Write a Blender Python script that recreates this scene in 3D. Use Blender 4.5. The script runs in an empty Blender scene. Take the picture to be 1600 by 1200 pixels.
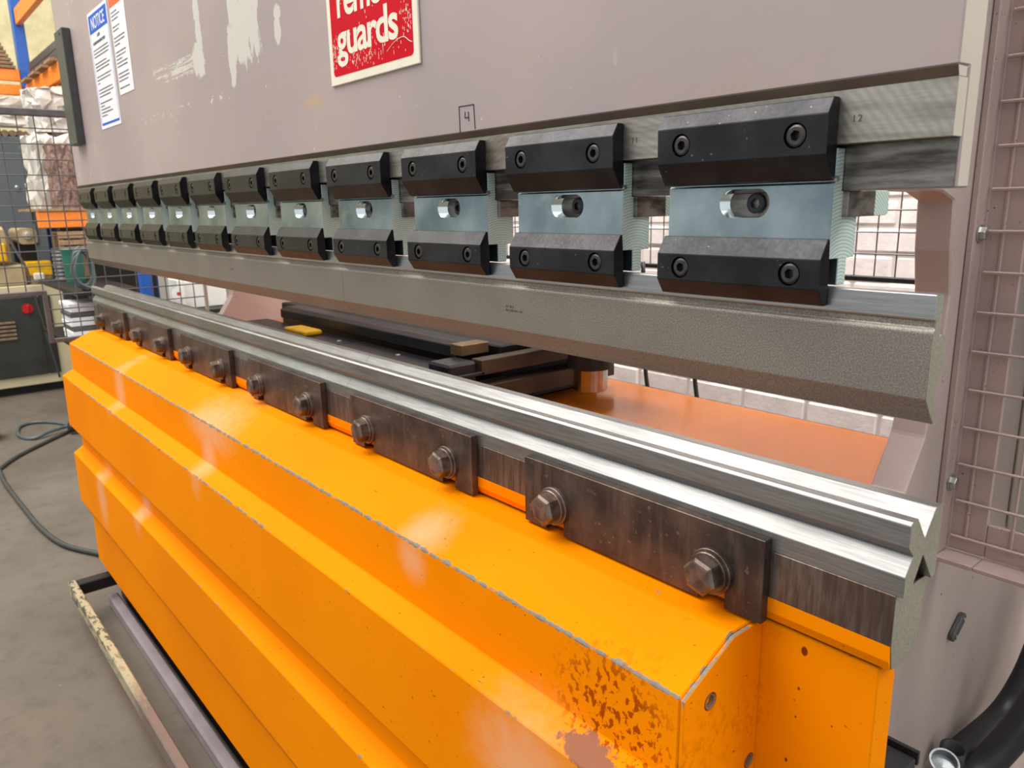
import bpy, bmesh, math, random
from mathutils import Vector, Matrix
random.seed(7)
sc = bpy.context.scene
COL = sc.collection
H = 1.13                      # height above the floor of the punch's upper face edge (machine datum)

# ------------------------------------------------------------------ camera, world, lights, exposure
cam_d = bpy.data.cameras.new('camera'); cam = bpy.data.objects.new('camera', cam_d); COL.objects.link(cam)
cam_d.sensor_fit = 'HORIZONTAL'; cam_d.sensor_width = 36.0
cam_d.lens = 36.0 * 1195.5064 / 1600.0
cam_d.clip_start = 0.02; cam_d.clip_end = 100
R_right = Vector((0.64358690, 0.76513063, -0.01926184))
R_down = Vector((0.16267854, -0.16134137, -0.97339851))
R_fwd = Vector((-0.74788475, 0.62333304, -0.22830753))
M = Matrix.Identity(4)
for i in range(3):
    M[i][0] = R_right[i]; M[i][1] = -R_down[i]; M[i][2] = -R_fwd[i]
M[0][3], M[1][3], M[2][3] = 0.20876832, -0.54427246, 0.08994668 + H
cam.matrix_world = M
cam_d.dof.use_dof = True; cam_d.dof.focus_distance = 0.85; cam_d.dof.aperture_fstop = 14.0
sc.camera = cam
sc.view_settings.view_transform = 'Standard'; sc.view_settings.look = 'None'
sc.view_settings.gamma = 1.0; sc.view_settings.use_curve_mapping = False
sc.view_settings.exposure = 0.0

w = bpy.data.worlds.new('workshop_air'); sc.world = w; w.use_nodes = True
bg = w.node_tree.nodes['Background']; bg.inputs[0].default_value = (0.93, 0.97, 1.0, 1); bg.inputs[1].default_value = 0.80

def area(name, loc, target, sx, sy, power, col=(1, 1, 1)):
    d = bpy.data.lights.new(name, 'AREA'); d.shape = 'RECTANGLE'; d.size = sx; d.size_y = sy
    d.energy = power; d.color = col
    o = bpy.data.objects.new(name, d); COL.objects.link(o)
    o.location = loc
    o.rotation_euler = (Vector(target) - Vector(loc)).to_track_quat('-Z', 'Y').to_euler()
    return o
area('roof_light_near', (-0.6, -1.3, 4.4), (-0.6, -0.6, 0.8), 6.0, 2.6, 45, (1, 0.97, 0.93))
area('roof_light_left', (-3.3, -1.7, 5.2), (-2.6, 0.0, 1.3), 4.6, 3.4, 320, (1, 0.93, 0.84))
area('wall_fill_rear', (-1.6, 1.25, 3.3), (-1.4, 1.62, 0.9), 4.5, 0.5, 155, (1, 0.97, 0.94))  # added fill close to the brick wall, only to brighten it
area('roof_light_right', (2.6, 1.35, 3.3), (0.0, 0.1, 1.0), 1.8, 1.8, 85, (1, 0.98, 0.92))
area('end_fill_corner', (1.1, 1.35, 3.0), (0.0, 0.1, 1.0), 1.2, 0.6, 35, (1, 0.98, 0.92))  # added second fill that lifts the right-facing end faces
area('roof_light_far', (-6.5, -1.0, 4.6), (-6.6, 0.4, 1.2), 3.0, 1.5, 90, (1, 0.93, 0.80))

# ------------------------------------------------------------------ node helpers
def lin(r, g, b):
    f = lambda u: (u / 255 / 12.92) if u / 255 <= 0.04045 else ((u / 255 + 0.055) / 1.055) ** 2.4
    return (f(r), f(g), f(b), 1)

class NT:
    def __init__(s, name, rough=0.5, metal=0.0, spec=0.5):
        s.m = bpy.data.materials.new(name); s.m.use_nodes = True
        s.t = s.m.node_tree; s.n = s.t.nodes; s.b = s.n['Principled BSDF']
        s.b.inputs['Roughness'].default_value = rough; s.b.inputs['Metallic'].default_value = metal
        s.b.inputs['Specular IOR Level'].default_value = spec
        s._p = None
    def link(s, a, b): s.t.links.new(a, b)
    def put(s, sock, v):
        if hasattr(v, 'is_linked') or isinstance(v, bpy.types.NodeSocket): s.link(v, sock)
        else: sock.default_value = v
    @property
    def pos(s):
        if s._p is None: s._p = s.n.new('ShaderNodeNewGeometry').outputs['Position']
        return s._p
    def sep(s):
        if not hasattr(s, '_sep'):
            k = s.n.new('ShaderNodeSeparateXYZ'); s.link(s.pos, k.inputs[0]); s._sep = k
        return s._sep.outputs[0], s._sep.outputs[1], s._sep.outputs[2]
    def math(s, op, a, b=0.0, clamp=False):
        k = s.n.new('ShaderNodeMath'); k.operation = op; k.use_clamp = clamp
        s.put(k.inputs[0], a); s.put(k.inputs[1], b); return k.outputs[0]
    def noise(s, scale, detail=3.0, stretch=(1, 1, 1), rough=0.5, off=(0, 0, 0), out=0):
        mp = s.n.new('ShaderNodeMapping'); s.link(s.pos, mp.inputs[0])
        mp.inputs['Scale'].default_value = stretch; mp.inputs['Location'].default_value = off
        k = s.n.new('ShaderNodeTexNoise'); k.inputs['Scale'].default_value = scale
        k.inputs['Detail'].default_value = detail; k.inputs['Roughness'].default_value = rough
        s.link(mp.outputs[0], k.inputs['Vector']); return k.outputs[out]
    def vor(s, scale, stretch=(1, 1, 1), feature='F1'):
        mp = s.n.new('ShaderNodeMapping'); s.link(s.pos, mp.inputs[0]); mp.inputs['Scale'].default_value = stretch
        k = s.n.new('ShaderNodeTexVoronoi'); k.feature = feature; k.inputs['Scale'].default_value = scale
        s.link(mp.outputs[0], k.inputs['Vector']); return k.outputs['Distance']
    def remap(s, v, a, b, c=0.0, d=1.0, smooth=True):
        k = s.n.new('ShaderNodeMapRange'); k.interpolation_type = 'SMOOTHSTEP' if smooth else 'LINEAR'
        s.put(k.inputs[0], v)
        for i, x in enumerate((a, b, c, d)): k.inputs[i + 1].default_value = x
        return k.outputs[0]
    def mix(s, f, a, b):
        k = s.n.new('ShaderNodeMix'); k.data_type = 'RGBA'
        s.put(k.inputs[0], f); s.put(k.inputs[6], a); s.put(k.inputs[7], b); return k.outputs[2]
    def color(s, v): s.put(s.b.inputs['Base Color'], v)
    def rough(s, v): s.put(s.b.inputs['Roughness'], v)
    def metal(s, v): s.put(s.b.inputs['Metallic'], v)
    def bump(s, h, strength=0.2, dist=0.002):
        k = s.n.new('ShaderNodeBump'); k.inputs['Strength'].default_value = strength; k.inputs['Distance'].default_value = dist
        s.link(h, k.inputs['Height']); s.link(k.outputs[0], s.b.inputs['Normal'])
    def blob(s, ax, c, r, soft=0.15, nz=None, namt=0.0):
        """1 inside an ellipse on two axes (0,1,2), edge broken by a noise output"""
        co = s.sep(); acc = None
        for a, cc, rr in zip(ax, c, r):
            d = s.math('DIVIDE', s.math('SUBTRACT', co[a], cc), rr); d = s.math('MULTIPLY', d, d)
            acc = d if acc is None else s.math('ADD', acc, d)
        acc = s.math('SQRT', acc)
        if nz is not None:
            acc = s.math('ADD', acc, s.math('MULTIPLY', s.math('SUBTRACT', nz, 0.5), namt))
        return s.remap(acc, 1 - soft, 1 + soft, 1, 0)
    def rect(s, ax, lo, hi, soft=0.002, nz=None, namt=0.0):
        """1 inside a rectangle on two axes, edge broken by noise (lengths in metres)"""
        co = s.sep(); acc = None
        for a, l, h in zip(ax, lo, hi):
            d = s.math('SUBTRACT', s.math('ABSOLUTE', s.math('SUBTRACT', co[a], (l + h) / 2)), (h - l) / 2)
            acc = d if acc is None else s.math('MAXIMUM', acc, d)
        if nz is not None:
            acc = s.math('ADD', acc, s.math('MULTIPLY', s.math('SUBTRACT', nz, 0.5), namt))
        return s.remap(acc, -soft, soft, 1, 0)
    def mx(s, *a):
        r = a[0]
        for b in a[1:]: r = s.math('MAXIMUM', r, b)
        return r

MAT = {}
def simple(name, col, rough=0.5, metal=0.0, var=0.12, scale=30, bump=0.0, bscale=200, stretch=(1, 1, 1), spec=0.5, emit=None):
    t = NT(name, rough, metal, spec)
    n = t.noise(scale, 4, stretch)
    a = tuple(max(0, x * (1 - var)) for x in col[:3]) + (1,); b = tuple(min(1, x * (1 + var)) for x in col[:3]) + (1,)
    t.color(t.mix(t.remap(n, 0.3, 0.7), a, b))
    if bump: t.bump(t.noise(bscale, 2, stretch), bump, 0.001)
    MAT[name] = t.m; return t

def m_ram():
    t = NT('lilac_machine_paint', 0.42)
    x, y, z = t.sep()
    n1 = t.noise(2.2, 3); n2 = t.noise(9, 5); fine = t.noise(70, 5, (1, 1, 1), 0.65); streak = t.noise(22, 4, (1, 1, 0.25), 0.6)
    base = t.mix(t.remap(n1, 0.35, 0.65), lin(163, 148, 150), lin(176, 159, 157))
    base = t.mix(t.math('MULTIPLY', t.remap(n2, 0.5, 0.75), 0.35), base, lin(172, 152, 138))
    cream = lin(204, 200, 192)
    zz = lambda v: v + H
    A = t.rect((0, 2), (-1.165, zz(0.335)), (-1.045, zz(0.62)), 0.002, t.noise(34, 7, (1.6, 1, 0.3), 0.72), 0.10)
    A = t.math('MULTIPLY', A, t.remap(t.noise(60, 5, (1, 1, 0.4), 0.7), 0.62, 0.66, 1, 0))
    A2 = t.blob((0, 2), (-1.172, zz(0.345)), (0.016, 0.05), 0.1, fine, 0.9)
    B = t.rect((0, 2), (-1.335, zz(0.335)), (-1.308, zz(0.55)), 0.002, fine, 0.03)
    Bl = t.blob((0, 2), (-1.335, zz(0.365)), (0.03, 0.03), 0.1, fine, 1.2)
    # long wipe of scraped paint running left from the streak
    wipe = t.math('MULTIPLY', t.rect((0, 2), (-1.62, zz(0.350)), (-1.33, zz(0.380)), 0.004, fine, 0.03),
                  t.remap(t.noise(120, 5, (0.07, 1, 1), 0.7), 0.5, 0.56))
    D = t.blob((0, 2), (-0.978, zz(0.38)), (0.012, 0.012), 0.15, fine, 0.9)
    E_ = t.blob((0, 2), (-0.981, zz(0.356)), (0.012, 0.02), 0.15, fine, 0.9)
    lefts = t.math('MULTIPLY', t.remap(x, -2.34, -2.08, 1, 0), t.remap(t.noise(28, 5, (1, 1, 0.6), 0.65), 0.6, 0.66))
    lefts = t.math('MULTIPLY', lefts, t.remap(x, -2.5, -2.38, 0, 1))
    row = t.math('MULTIPLY', t.rect((0, 2), (-1.75, zz(0.282)), (-1.2, zz(0.297)), 0.004), t.remap(t.noise(110, 4, (0.5, 1, 1)), 0.6, 0.66))
    chips = t.math('MULTIPLY', t.remap(t.noise(85, 2, (1, 1, 0.55)), 0.735, 0.76), t.remap(n2, 0.42, 0.6))
    msk = t.mx(A, A2, B, Bl, wipe, D, E_, lefts, row, chips)
    col = t.mix(msk, base, cream)
    och = t.blob((0, 2), (-0.88, zz(0.241)), (0.028, 0.008), 0.6, fine, 0.8)
    col = t.mix(t.math('MULTIPLY', och, 0.6), col, lin(190, 158, 118))
    dark = t.math('MULTIPLY', t.remap(t.noise(34, 5, (2.2, 1, 0.28), 0.6), 0.7, 0.74), t.rect((0, 2), (-1.8, zz(0.3)), (-1.35, zz(0.6)), 0.05))
    col = t.mix(t.math('MULTIPLY', dark, 0.5), col, lin(110, 98, 95))
    # rusty tint along the lower edge
    low = t.math('MULTIPLY', t.remap(z, zz(0.168), zz(0.205), 1, 0), t.remap(n2, 0.45, 0.7))
    col = t.mix(t.math('MULTIPLY', low, 0.35), col, lin(178, 146, 118))
    t.color(col)
    t.bump(t.math('SUBTRACT', t.noise(130, 3), t.math('MULTIPLY', msk, 0.5)), 0.12, 0.001)
    MAT['ram'] = t.m
m_ram()

def m_frame():
    t = NT('lilac_frame_paint', 0.45)
    n1 = t.noise(4, 4); n2 = t.noise(90, 2)
    base = t.mix(t.remap(n1, 0.3, 0.7), lin(172, 156, 151), lin(188, 171, 165))
    spots = t.math('MULTIPLY', t.remap(n2, 0.74, 0.77), t.remap(t.noise(14, 3), 0.5, 0.62))
    t.color(t.mix(spots, base, lin(60, 42, 36)))
    t.bump(t.noise(140, 3), 0.15, 0.001)
    MAT['frame'] = t.m
    t = NT('pink_guard_paint', 0.5)
    base = t.mix(t.remap(t.noise(7, 4), 0.3, 0.7), lin(166, 144, 140), lin(182, 160, 154))
    sp = t.math('MULTIPLY', t.remap(t.noise(260, 2), 0.68, 0.72), t.remap(t.noise(18, 3), 0.42, 0.62))
    col = t.mix(sp, base, lin(52, 38, 34))
    ru = t.remap(t.noise(40, 5, (1, 1, 1), 0.7), 0.66, 0.74)
    t.color(t.mix(t.math('MULTIPLY', ru, 0.6), col, lin(120, 84, 62)))
    t.bump(t.math('SUBTRACT', t.noise(160, 3), sp), 0.25, 0.0008)
    MAT['guard'] = t.m
m_frame()

def m_yellow():
    t = NT('amber_machine_paint', 0.6, 0, 0.03)
    x, y, z = t.sep(); zz = lambda v: v + H
    n1 = t.noise(3, 3); fine = t.noise(55, 5, (1, 1, 1), 0.65); f2 = t.noise(180, 3, (1, 1, 1), 0.6)
    base = t.mix(t.remap(n1, 0.3, 0.7), lin(240, 133, 0), lin(246, 141, 0))
    # dark hairline scuffs and specks
    sc1 = t.math('MULTIPLY', t.remap(t.noise(120, 3, (0.4, 1, 1), 0.6), 0.7, 0.73), t.remap(t.noise(9, 3), 0.46, 0.62))
    sp = t.remap(t.noise(210, 1, (1, 1, 1)), 0.76, 0.79)
    col = t.mix(t.math('MULTIPLY', t.mx(sc1, sp), 0.75), base, lin(95, 60, 18))
    # pale rub marks
    def smear(cx, cz, rx, rz): return t.math('MULTIPLY', t.blob((0, 2), (cx, zz(cz)), (rx, rz), 0.85, fine, 1.3), 0.34)
    sm = t.mx(smear(-1.83, -0.33, 0.035, 0.05), smear(-1.19, -0.30, 0.09, 0.03), smear(-0.5, -0.283, 0.03, 0.012),
              smear(-0.505, -0.312, 0.022, 0.02), smear(-2.07, -0.68, 0.04, 0.07), smear(-1.2, -0.34, 0.03, 0.06),
              smear(-1.7, -0.60, 0.03, 0.05), smear(-0.27, -0.44, 0.06, 0.05))
    col = t.mix(sm, col, lin(228, 200, 178))
    # bare chipped fold lines
    def edge(ey, ez, r, lo, hi, thr):
        d = t.math('SQRT', t.math('ADD', t.math('POWER', t.math('SUBTRACT', y, ey), 2.0), t.math('POWER', t.math('SUBTRACT', z, zz(ez)), 2.0)))
        d = t.math('SUBTRACT', d, t.math('MULTIPLY', t.math('SUBTRACT', fine, thr), 0.014))
        k = t.remap(d, r - 0.0006, r + 0.0006, 1, 0)
        return t.math('MULTIPLY', k, t.math('MULTIPLY', t.remap(x, lo - 0.1, lo, 0, 1), t.remap(x, hi, hi + 0.1, 1, 0)))
    e1 = edge(-0.1078, -0.2915, 0.0017, -2.3, -0.1, 0.47)
    e2 = edge(-0.1385, -0.3865, 0.0013, -2.2, -0.9, 0.50)
    e3 = edge(-0.1400, -0.6300, 0.0008, -1.5, -0.2, 0.60)
    e4 = edge(-0.1385, -0.3865, 0.0008, -0.6, -0.1, 0.60)
    endl = t.math('MULTIPLY', t.remap(t.math('ADD', x, t.math('MULTIPLY', t.math('SUBTRACT', fine, 0.5), 0.02)), -0.1165, -0.1145, 0, 1),
                  t.math('MULTIPLY', t.remap(x, -0.1126, -0.1125, 1, 0), t.remap(z, zz(-0.30), zz(-0.297), 0, 1)))
    bare = t.mx(e1, e2, e3, e4, t.math('MULTIPLY', endl, t.remap(y, -0.02, -0.018, 1, 0)))
    chip = t.math('MULTIPLY', t.remap(t.noise(46, 3, (1, 1, 1)), 0.715, 0.73), t.rect((0, 2), (-0.33, zz(-0.3)), (-0.115, zz(-0.25)), 0.02))
    bare = t.mx(bare, chip)
    col = t.mix(bare, col, t.mix(f2, lin(120, 108, 82), lin(150, 146, 140)))
    # rust spatter on the upright near the end, with a flaked patch on the slope below
    fr = t.math('MULTIPLY', t.blob((0, 2), (-0.185, zz(-0.345)), (0.062, 0.052), 0.5, fine, 0.5), t.remap(y, -0.119, -0.118, 0, 1))
    ru = t.math('MULTIPLY', fr, t.remap(t.noise(150, 4, (1, 1, 0.75), 0.6), 0.535, 0.56))
    col = t.mix(ru, col, lin(168, 72, 8))
    fl = t.blob((0, 2), (-0.19, zz(-0.380)), (0.036, 0.007), 0.15, fine, 3.2)
    col = t.mix(fl, col, lin(150, 100, 76))
    dots = t.mx(*[t.blob((0, 2), (a, zz(b)), (r, r * 1.5), 0.15, f2, 0.4) for a, b, r in
                  ((-0.073, -0.2748, 0.0028), (-0.0756, -0.311, 0.0011), (-0.0824, -0.3845, 0.0013), (-0.045, -0.33, 0.0007), (-0.0766, -0.3386, 0.0008))])
    dots = t.math('MULTIPLY', dots, t.remap(y, -0.01, -0.009, 0, 1))
    col = t.mix(dots, col, lin(128, 50, 12))
    t.color(col)
    t.rough(t.remap(bare, 0, 1, 0.6, 0.65))
    t.bump(t.math('SUBTRACT', t.math('MULTIPLY', t.noise(25, 3), 0.6), t.mx(bare, ru)), 0.12, 0.0012)
    MAT['yellow'] = t.m
    t = NT('glossy_amber_plate', 0.16, 0, 0.35)
    t.color(t.mix(t.remap(t.noise(4, 4), 0.3, 0.7), lin(190, 100, 6), lin(204, 112, 10)))
    t.rough(t.remap(t.noise(20, 4), 0.3, 0.7, 0.12, 0.24)); MAT['gloss_amber'] = t.m
m_yellow()

def brushed(name, c1, c2, rough, axis_stretch, scale=60, bump=0.05, metal=1.0):
    t = NT(name, rough, metal)
    n = t.noise(scale, 5, axis_stretch, 0.7); n2 = t.noise(6, 3)
    t.color(t.mix(t.remap(n, 0.3, 0.7), c1, c2))
    t.rough(t.remap(n2, 0.3, 0.7, rough * 0.85, rough * 1.15))
    t.bump(n, bump, 0.0006)
    MAT[name] = t.m; return t
brushed('die_steel', lin(138, 139, 140), lin(166, 166, 165), 0.42, (0.5, 14, 14), 40, 0.10)
brushed('die_end_steel', lin(160, 160, 146), lin(188, 186, 168), 0.5, (1, 6, 6), 60, 0.06, 0.85)
brushed('punch_tang_steel', lin(160, 162, 164), lin(185, 187, 188), 0.33, (0.5, 14, 14), 40, 0.08)
def m_punch():
    t = NT('grit_blasted_steel', 0.5, 0.6)
    g = t.noise(900, 2); c = t.noise(10, 3)
    col = t.mix(t.remap(g, 0.35, 0.7), lin(122, 115, 106), lin(160, 153, 144))
    col = t.mix(t.math('MULTIPLY', t.remap(c, 0.3, 0.7), 0.3), col, lin(118, 112, 108))
    t.color(col); t.bump(g, 0.35, 0.0006); MAT['punch'] = t.m
m_punch()
def m_zinc():
    t = NT('blue_zinc_steel', 0.33, 0.95)
    g = t.noise(11, 4); f = t.noise(420, 2)
    col = t.mix(t.remap(g, 0.3, 0.7), lin(112, 130, 138), lin(166, 180, 184))
    col = t.mix(t.math('MULTIPLY', t.remap(t.noise(30, 3, off=(3, 1, 2)), 0.55, 0.75), 0.35), col, lin(196, 192, 172))
    t.color(col); t.rough(t.remap(f, 0.3, 0.7, 0.28, 0.42)); t.bump(f, 0.12, 0.0004)
    MAT['zinc'] = t.m
    t = NT('bright_bored_zinc', 0.16, 1.0)
    t.color(t.mix(t.noise(60, 3, (0.3, 1, 1)), lin(215, 228, 230), lin(240, 246, 246))); MAT['zinc_bore'] = t.m
    # milled end of the holder: arcs left by the cutter
    t = NT('milled_zinc', 0.4, 0.35)
    w = t.n.new('ShaderNodeTexWave'); w.wave_type = 'RINGS'; w.rings_direction = 'X'; w.inputs['Scale'].default_value = 120
    mp = t.n.new('ShaderNodeMapping'); t.link(t.pos, mp.inputs[0]); mp.inputs['Location'].default_value = (0, -0.018, -H - 0.02)
    t.link(mp.outputs[0], w.inputs['Vector'])
    t.color(t.mix(w.outputs[1], lin(176, 200, 194), lin(222, 238, 230))); t.bump(w.outputs[1], 0.25, 0.0004)
    MAT['zinc_end'] = t.m
m_zinc()
def m_black():
    t = NT('black_oxide_steel', 0.32, 0.85)
    n = t.noise(25, 4); f = t.noise(300, 2)
    col = t.mix(t.remap(n, 0.3, 0.7), lin(42, 42, 45), lin(58, 58, 61))
    sp = t.remap(t.noise(260, 1), 0.77, 0.8)
    t.color(t.mix(t.math('MULTIPLY', sp, 0.4), col, lin(150, 145, 140)))
    t.rough(t.remap(f, 0.3, 0.7, 0.33, 0.42)); t.bump(f, 0.04, 0.0004)
    MAT['black'] = t.m
m_black()
def m_strip():
    t = NT('ground_ram_steel', 0.42, 0.85)
    n = t.noise(45, 5, (0.25, 1, 3.0), 0.6); st = t.noise(16, 4)
    sw = t.n.new('ShaderNodeTexWave'); sw.wave_type = 'RINGS'; sw.rings_direction = 'Y'; sw.inputs['Scale'].default_value = 55
    sw.inputs['Distortion'].default_value = 2.5; sw.inputs['Detail'].default_value = 2
    mp = t.n.new('ShaderNodeMapping'); t.link(t.pos, mp.inputs[0]); mp.inputs['Location'].default_value = (0.35, 0, -H + 0.1)
    t.link(mp.outputs[0], sw.inputs['Vector'])
    col = t.mix(t.remap(n, 0.3, 0.7), lin(138, 132, 124), lin(176, 172, 163))
    col = t.mix(t.math('MULTIPLY', sw.outputs[1], 0.25), col, lin(120, 110, 104))
    col = t.mix(t.math('MULTIPLY', t.remap(st, 0.52, 0.7), 0.45), col, lin(120, 96, 74))
    t.color(col); t.bump(sw.outputs[1], 0.12, 0.0005); MAT['strip'] = t.m
    t = NT('oily_dark_steel', 0.4, 0.8)
    n = t.noise(26, 5, (0.3, 1, 2.5), 0.65)
    col = t.mix(t.remap(n, 0.35, 0.65), lin(72, 66, 62), lin(150, 144, 138))
    t.color(col); t.bump(n, 0.2, 0.001); MAT['oily'] = t.m
    t = NT('rail_steel', 0.42, 0.85)
    n = t.noise(70, 5, (3.5, 1, 0.35), 0.6); g = t.noise(9, 4)
    col = t.mix(t.remap(n, 0.3, 0.7), lin(92, 82, 76), lin(134, 124, 116))
    col = t.mix(t.math('MULTIPLY', t.remap(g, 0.4, 0.7), 0.5), col, lin(96, 72, 60))
    t.color(col); t.bump(n, 0.15, 0.0006); MAT['rail'] = t.m
    t = NT('oxidised_plate_steel', 0.42, 0.7)
    n = t.noise(18, 5, (1, 1, 1), 0.6); f = t.noise(130, 4); v = t.noise(40, 4, (2.2, 1, 0.3), 0.6)
    col = t.mix(t.remap(n, 0.3, 0.7), lin(64, 56, 54), lin(104, 88, 80))
    col = t.mix(t.math('MULTIPLY', t.remap(v, 0.5, 0.7), 0.4), col, lin(128, 106, 94))
    col = t.mix(t.math('MULTIPLY', t.remap(f, 0.64, 0.72), 0.5), col, lin(150, 132, 118))
    t.color(col); t.bump(t.noise(90, 4), 0.18, 0.0008); MAT['plate'] = t.m
    t = NT('worn_bolt_steel', 0.4, 0.8)
    n = t.noise(70, 4)
    t.color(t.mix(t.remap(n, 0.3, 0.7), lin(88, 76, 70), lin(140, 124, 114))); t.bump(n, 0.15, 0.0006); MAT['bolt'] = t.m
m_strip()
def m_floor():
    t = NT('worn_concrete', 0.62)
    n = t.noise(1.3, 5, (1, 1, 1), 0.6); f = t.noise(14, 6, (1, 1, 1), 0.7); g = t.noise(120, 3)
    col = t.mix(t.remap(n, 0.3, 0.7), lin(90, 83, 73), lin(109, 101, 90))
    col = t.mix(t.math('MULTIPLY', t.remap(f, 0.45, 0.75), 0.5), col, lin(66, 62, 58))
    col = t.mix(t.math('MULTIPLY', t.remap(t.noise(33, 3), 0.72, 0.78), 0.7), col, lin(140, 133, 124))
    col = t.mix(t.math('MULTIPLY', t.remap(g, 0.66, 0.74), 0.4), col, lin(128, 122, 114))
    t.color(col); t.rough(t.remap(n, 0.3, 0.7, 0.5, 0.75)); t.bump(f, 0.25, 0.004); MAT['floor'] = t.m
m_floor()
def m_wall():
    t = NT('white_painted_brick', 0.6)
    n = t.noise(20, 4); t.color(t.mix(t.remap(n, 0.3, 0.7), lin(226, 220, 218), lin(240, 234, 230)))
    t.bump(t.noise(60, 4), 0.35, 0.004); MAT['brick'] = t.m
    t = NT('painted_mortar', 0.7); t.color(t.mix(t.noise(40, 3), lin(220, 213, 210), lin(232, 226, 222))); MAT['mortar'] = t.m
    t = NT('yellowed_plaster', 0.8)
    n = t.noise(6, 6, (1, 1, 1), 0.7)
    t.color(t.mix(t.remap(n, 0.35, 0.65), lin(206, 196, 150), lin(226, 218, 178))); t.bump(n, 0.4, 0.02); MAT['plaster'] = t.m
m_wall()
def m_footbar():
    t = NT('worn_cream_bar_paint', 0.45, 0.2)
    x, y, z = t.sep()
    n = t.noise(60, 5, (0.5, 1, 1), 0.65)
    wear = t.math('MULTIPLY', t.remap(n, 0.5, 0.56), t.remap(x, -1.9, -1.6, 1, 0.0))
    lower = t.remap(t.math('ADD', x, t.math('MULTIPLY', n, 0.3)), -1.55, -1.35, 0, 1)
    col = t.mix(t.math('MULTIPLY', wear, 0.85), lin(184, 174, 142), lin(58, 54, 46))
    t.color(t.mix(lower, col, t.mix(n, lin(112, 96, 90), lin(134, 118, 110)))); MAT['footbar'] = t.m
m_footbar()
simple('cream_edge', lin(186, 178, 164), 0.42, 0, 0.05, 8)
simple('brown_edge', lin(84, 70, 58), 0.5, 0.3, 0.25, 14)
simple('screw_dark', lin(76, 73, 72), 0.34, 0.85, 0.2, 200)
simple('dark_gap', lin(30, 27, 25), 0.5, 0.3)
simple('black_matte', lin(26, 26, 27), 0.5)
simple('dark_grey_paint', lin(66, 70, 68), 0.45, 0, 0.12, 60)
simple('black_gauge_paint', lin(44, 44, 48), 0.38, 0.2, 0.2, 12)
simple('yellow_plastic', lin(232, 178, 8), 0.4)
simple('red_print', lin(206, 4, 34), 0.5, 0, 0.06, spec=0.08)
simple('sign_white', lin(238, 230, 210), 0.45, 0, 0.03)
simple('paper_white', lin(236, 234, 238), 0.6, 0, 0.02)
simple('blue_print', lin(40, 98, 200), 0.5, 0, 0.04, spec=0.1)
simple('orange_print', lin(236, 96, 46), 0.5, 0, 0.04)
simple('print_ink', lin(70, 68, 74), 0.7)
simple('marker_ink', lin(36, 36, 62), 0.6)
simple('stamp_shadow', lin(92, 86, 78), 0.6, 0.5)
simple('etch_ink', lin(48, 44, 40), 0.6, 0.3)
simple('zinc_bolt', lin(190, 192, 190), 0.28, 0.9)
simple('hose_black', lin(40, 41, 43), 0.42)
simple('cable_grey', lin(58, 60, 58), 0.5)
simple('rod_steel', lin(180, 176, 170), 0.22, 1.0)
simple('cream_cabinet', lin(206, 196, 160), 0.5, 0, 0.06, 6)
simple('dark_panel', lin(54, 55, 52), 0.5, 0.1, 0.2, 7)
simple('red_switch', lin(190, 32, 36), 0.35)
simple('beige_machine', lin(176, 158, 122), 0.5, 0, 0.12, 10)
simple('grey_cabinet_paint', lin(88, 96, 102), 0.45, 0, 0.08, 5)
simple('rack_blue', lin(18, 82, 168), 0.45)
simple('rack_orange', lin(236, 130, 36), 0.45, 0, 0.08)
simple('steel_grey', lin(112, 110, 112), 0.42, 0.5)
simple('steel_dark', lin(84, 84, 92), 0.4, 0.5)
simple('brown_card', lin(130, 108, 84), 0.8, 0, 0.25, 25)
simple('wrap_film', lin(206, 202, 194), 0.28, 0, 0.18, 9, 0.8, 22)
simple('bale_net', lin(128, 102, 92), 0.7, 0, 0.45, 60, 0.6, 80)
simple('green_plastic', lin(24, 96, 78), 0.4)
simple('hose_grey', lin(84, 96, 98), 0.4)
simple('wood', lin(150, 122, 92), 0.75, 0, 0.2, 20, 0, 1, (0.3, 3, 3))
simple('black_oily', lin(20, 19, 18), 0.5)
simple('lilac_rail', lin(150, 138, 144), 0.5, 0, 0.12, 12)
simple('white_plastic', lin(226, 226, 222), 0.45, 0, 0.03)
simple('galvanised', lin(150, 154, 156), 0.35, 0.8, 0.12, 40)
simple('rod_brass', lin(152, 126, 92), 0.4, 0.6)

# ------------------------------------------------------------------ mesh helpers
ORG = {}
def tag(o, label=None, cat=None, group=None, kind=None):
    if label: o['label'] = label
    if cat: o['category'] = cat
    if group: o['group'] = group
    if kind: o['kind'] = kind
    return o
def empty(name, loc, label, cat, group=None):
    o = bpy.data.objects.new(name, None); COL.objects.link(o); o.location = loc; ORG[o] = Vector(loc)
    o.empty_display_size = 0.05
    return tag(o, label, cat, group)
def mk(name, bm, mat, parent=None, smooth=False, mats=None):
    """link a bmesh given in world coordinates as one object"""
    xs = [v.co for v in bm.verts]
    lo = Vector((min(v.x for v in xs), min(v.y for v in xs), min(v.z for v in xs)))
    hi = Vector((max(v.x for v in xs), max(v.y for v in xs), max(v.z for v in xs)))
    c = Vector(((lo.x + hi.x) / 2, (lo.y + hi.y) / 2, lo.z))
    for v in bm.verts: v.co -= c
    me = bpy.data.meshes.new(name); bm.to_mesh(me); bm.free()
    for m_ in (mats or [mat]): me.materials.append(MAT[m_])
    if smooth:
        for p in me.polygons: p.use_smooth = True
    o = bpy.data.objects.new(name, me); COL.objects.link(o)
    ORG[o] = c
    if parent is not None:
        o.parent = parent; o.location = c - ORG[parent]
    else: o.location = c
    return o
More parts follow.
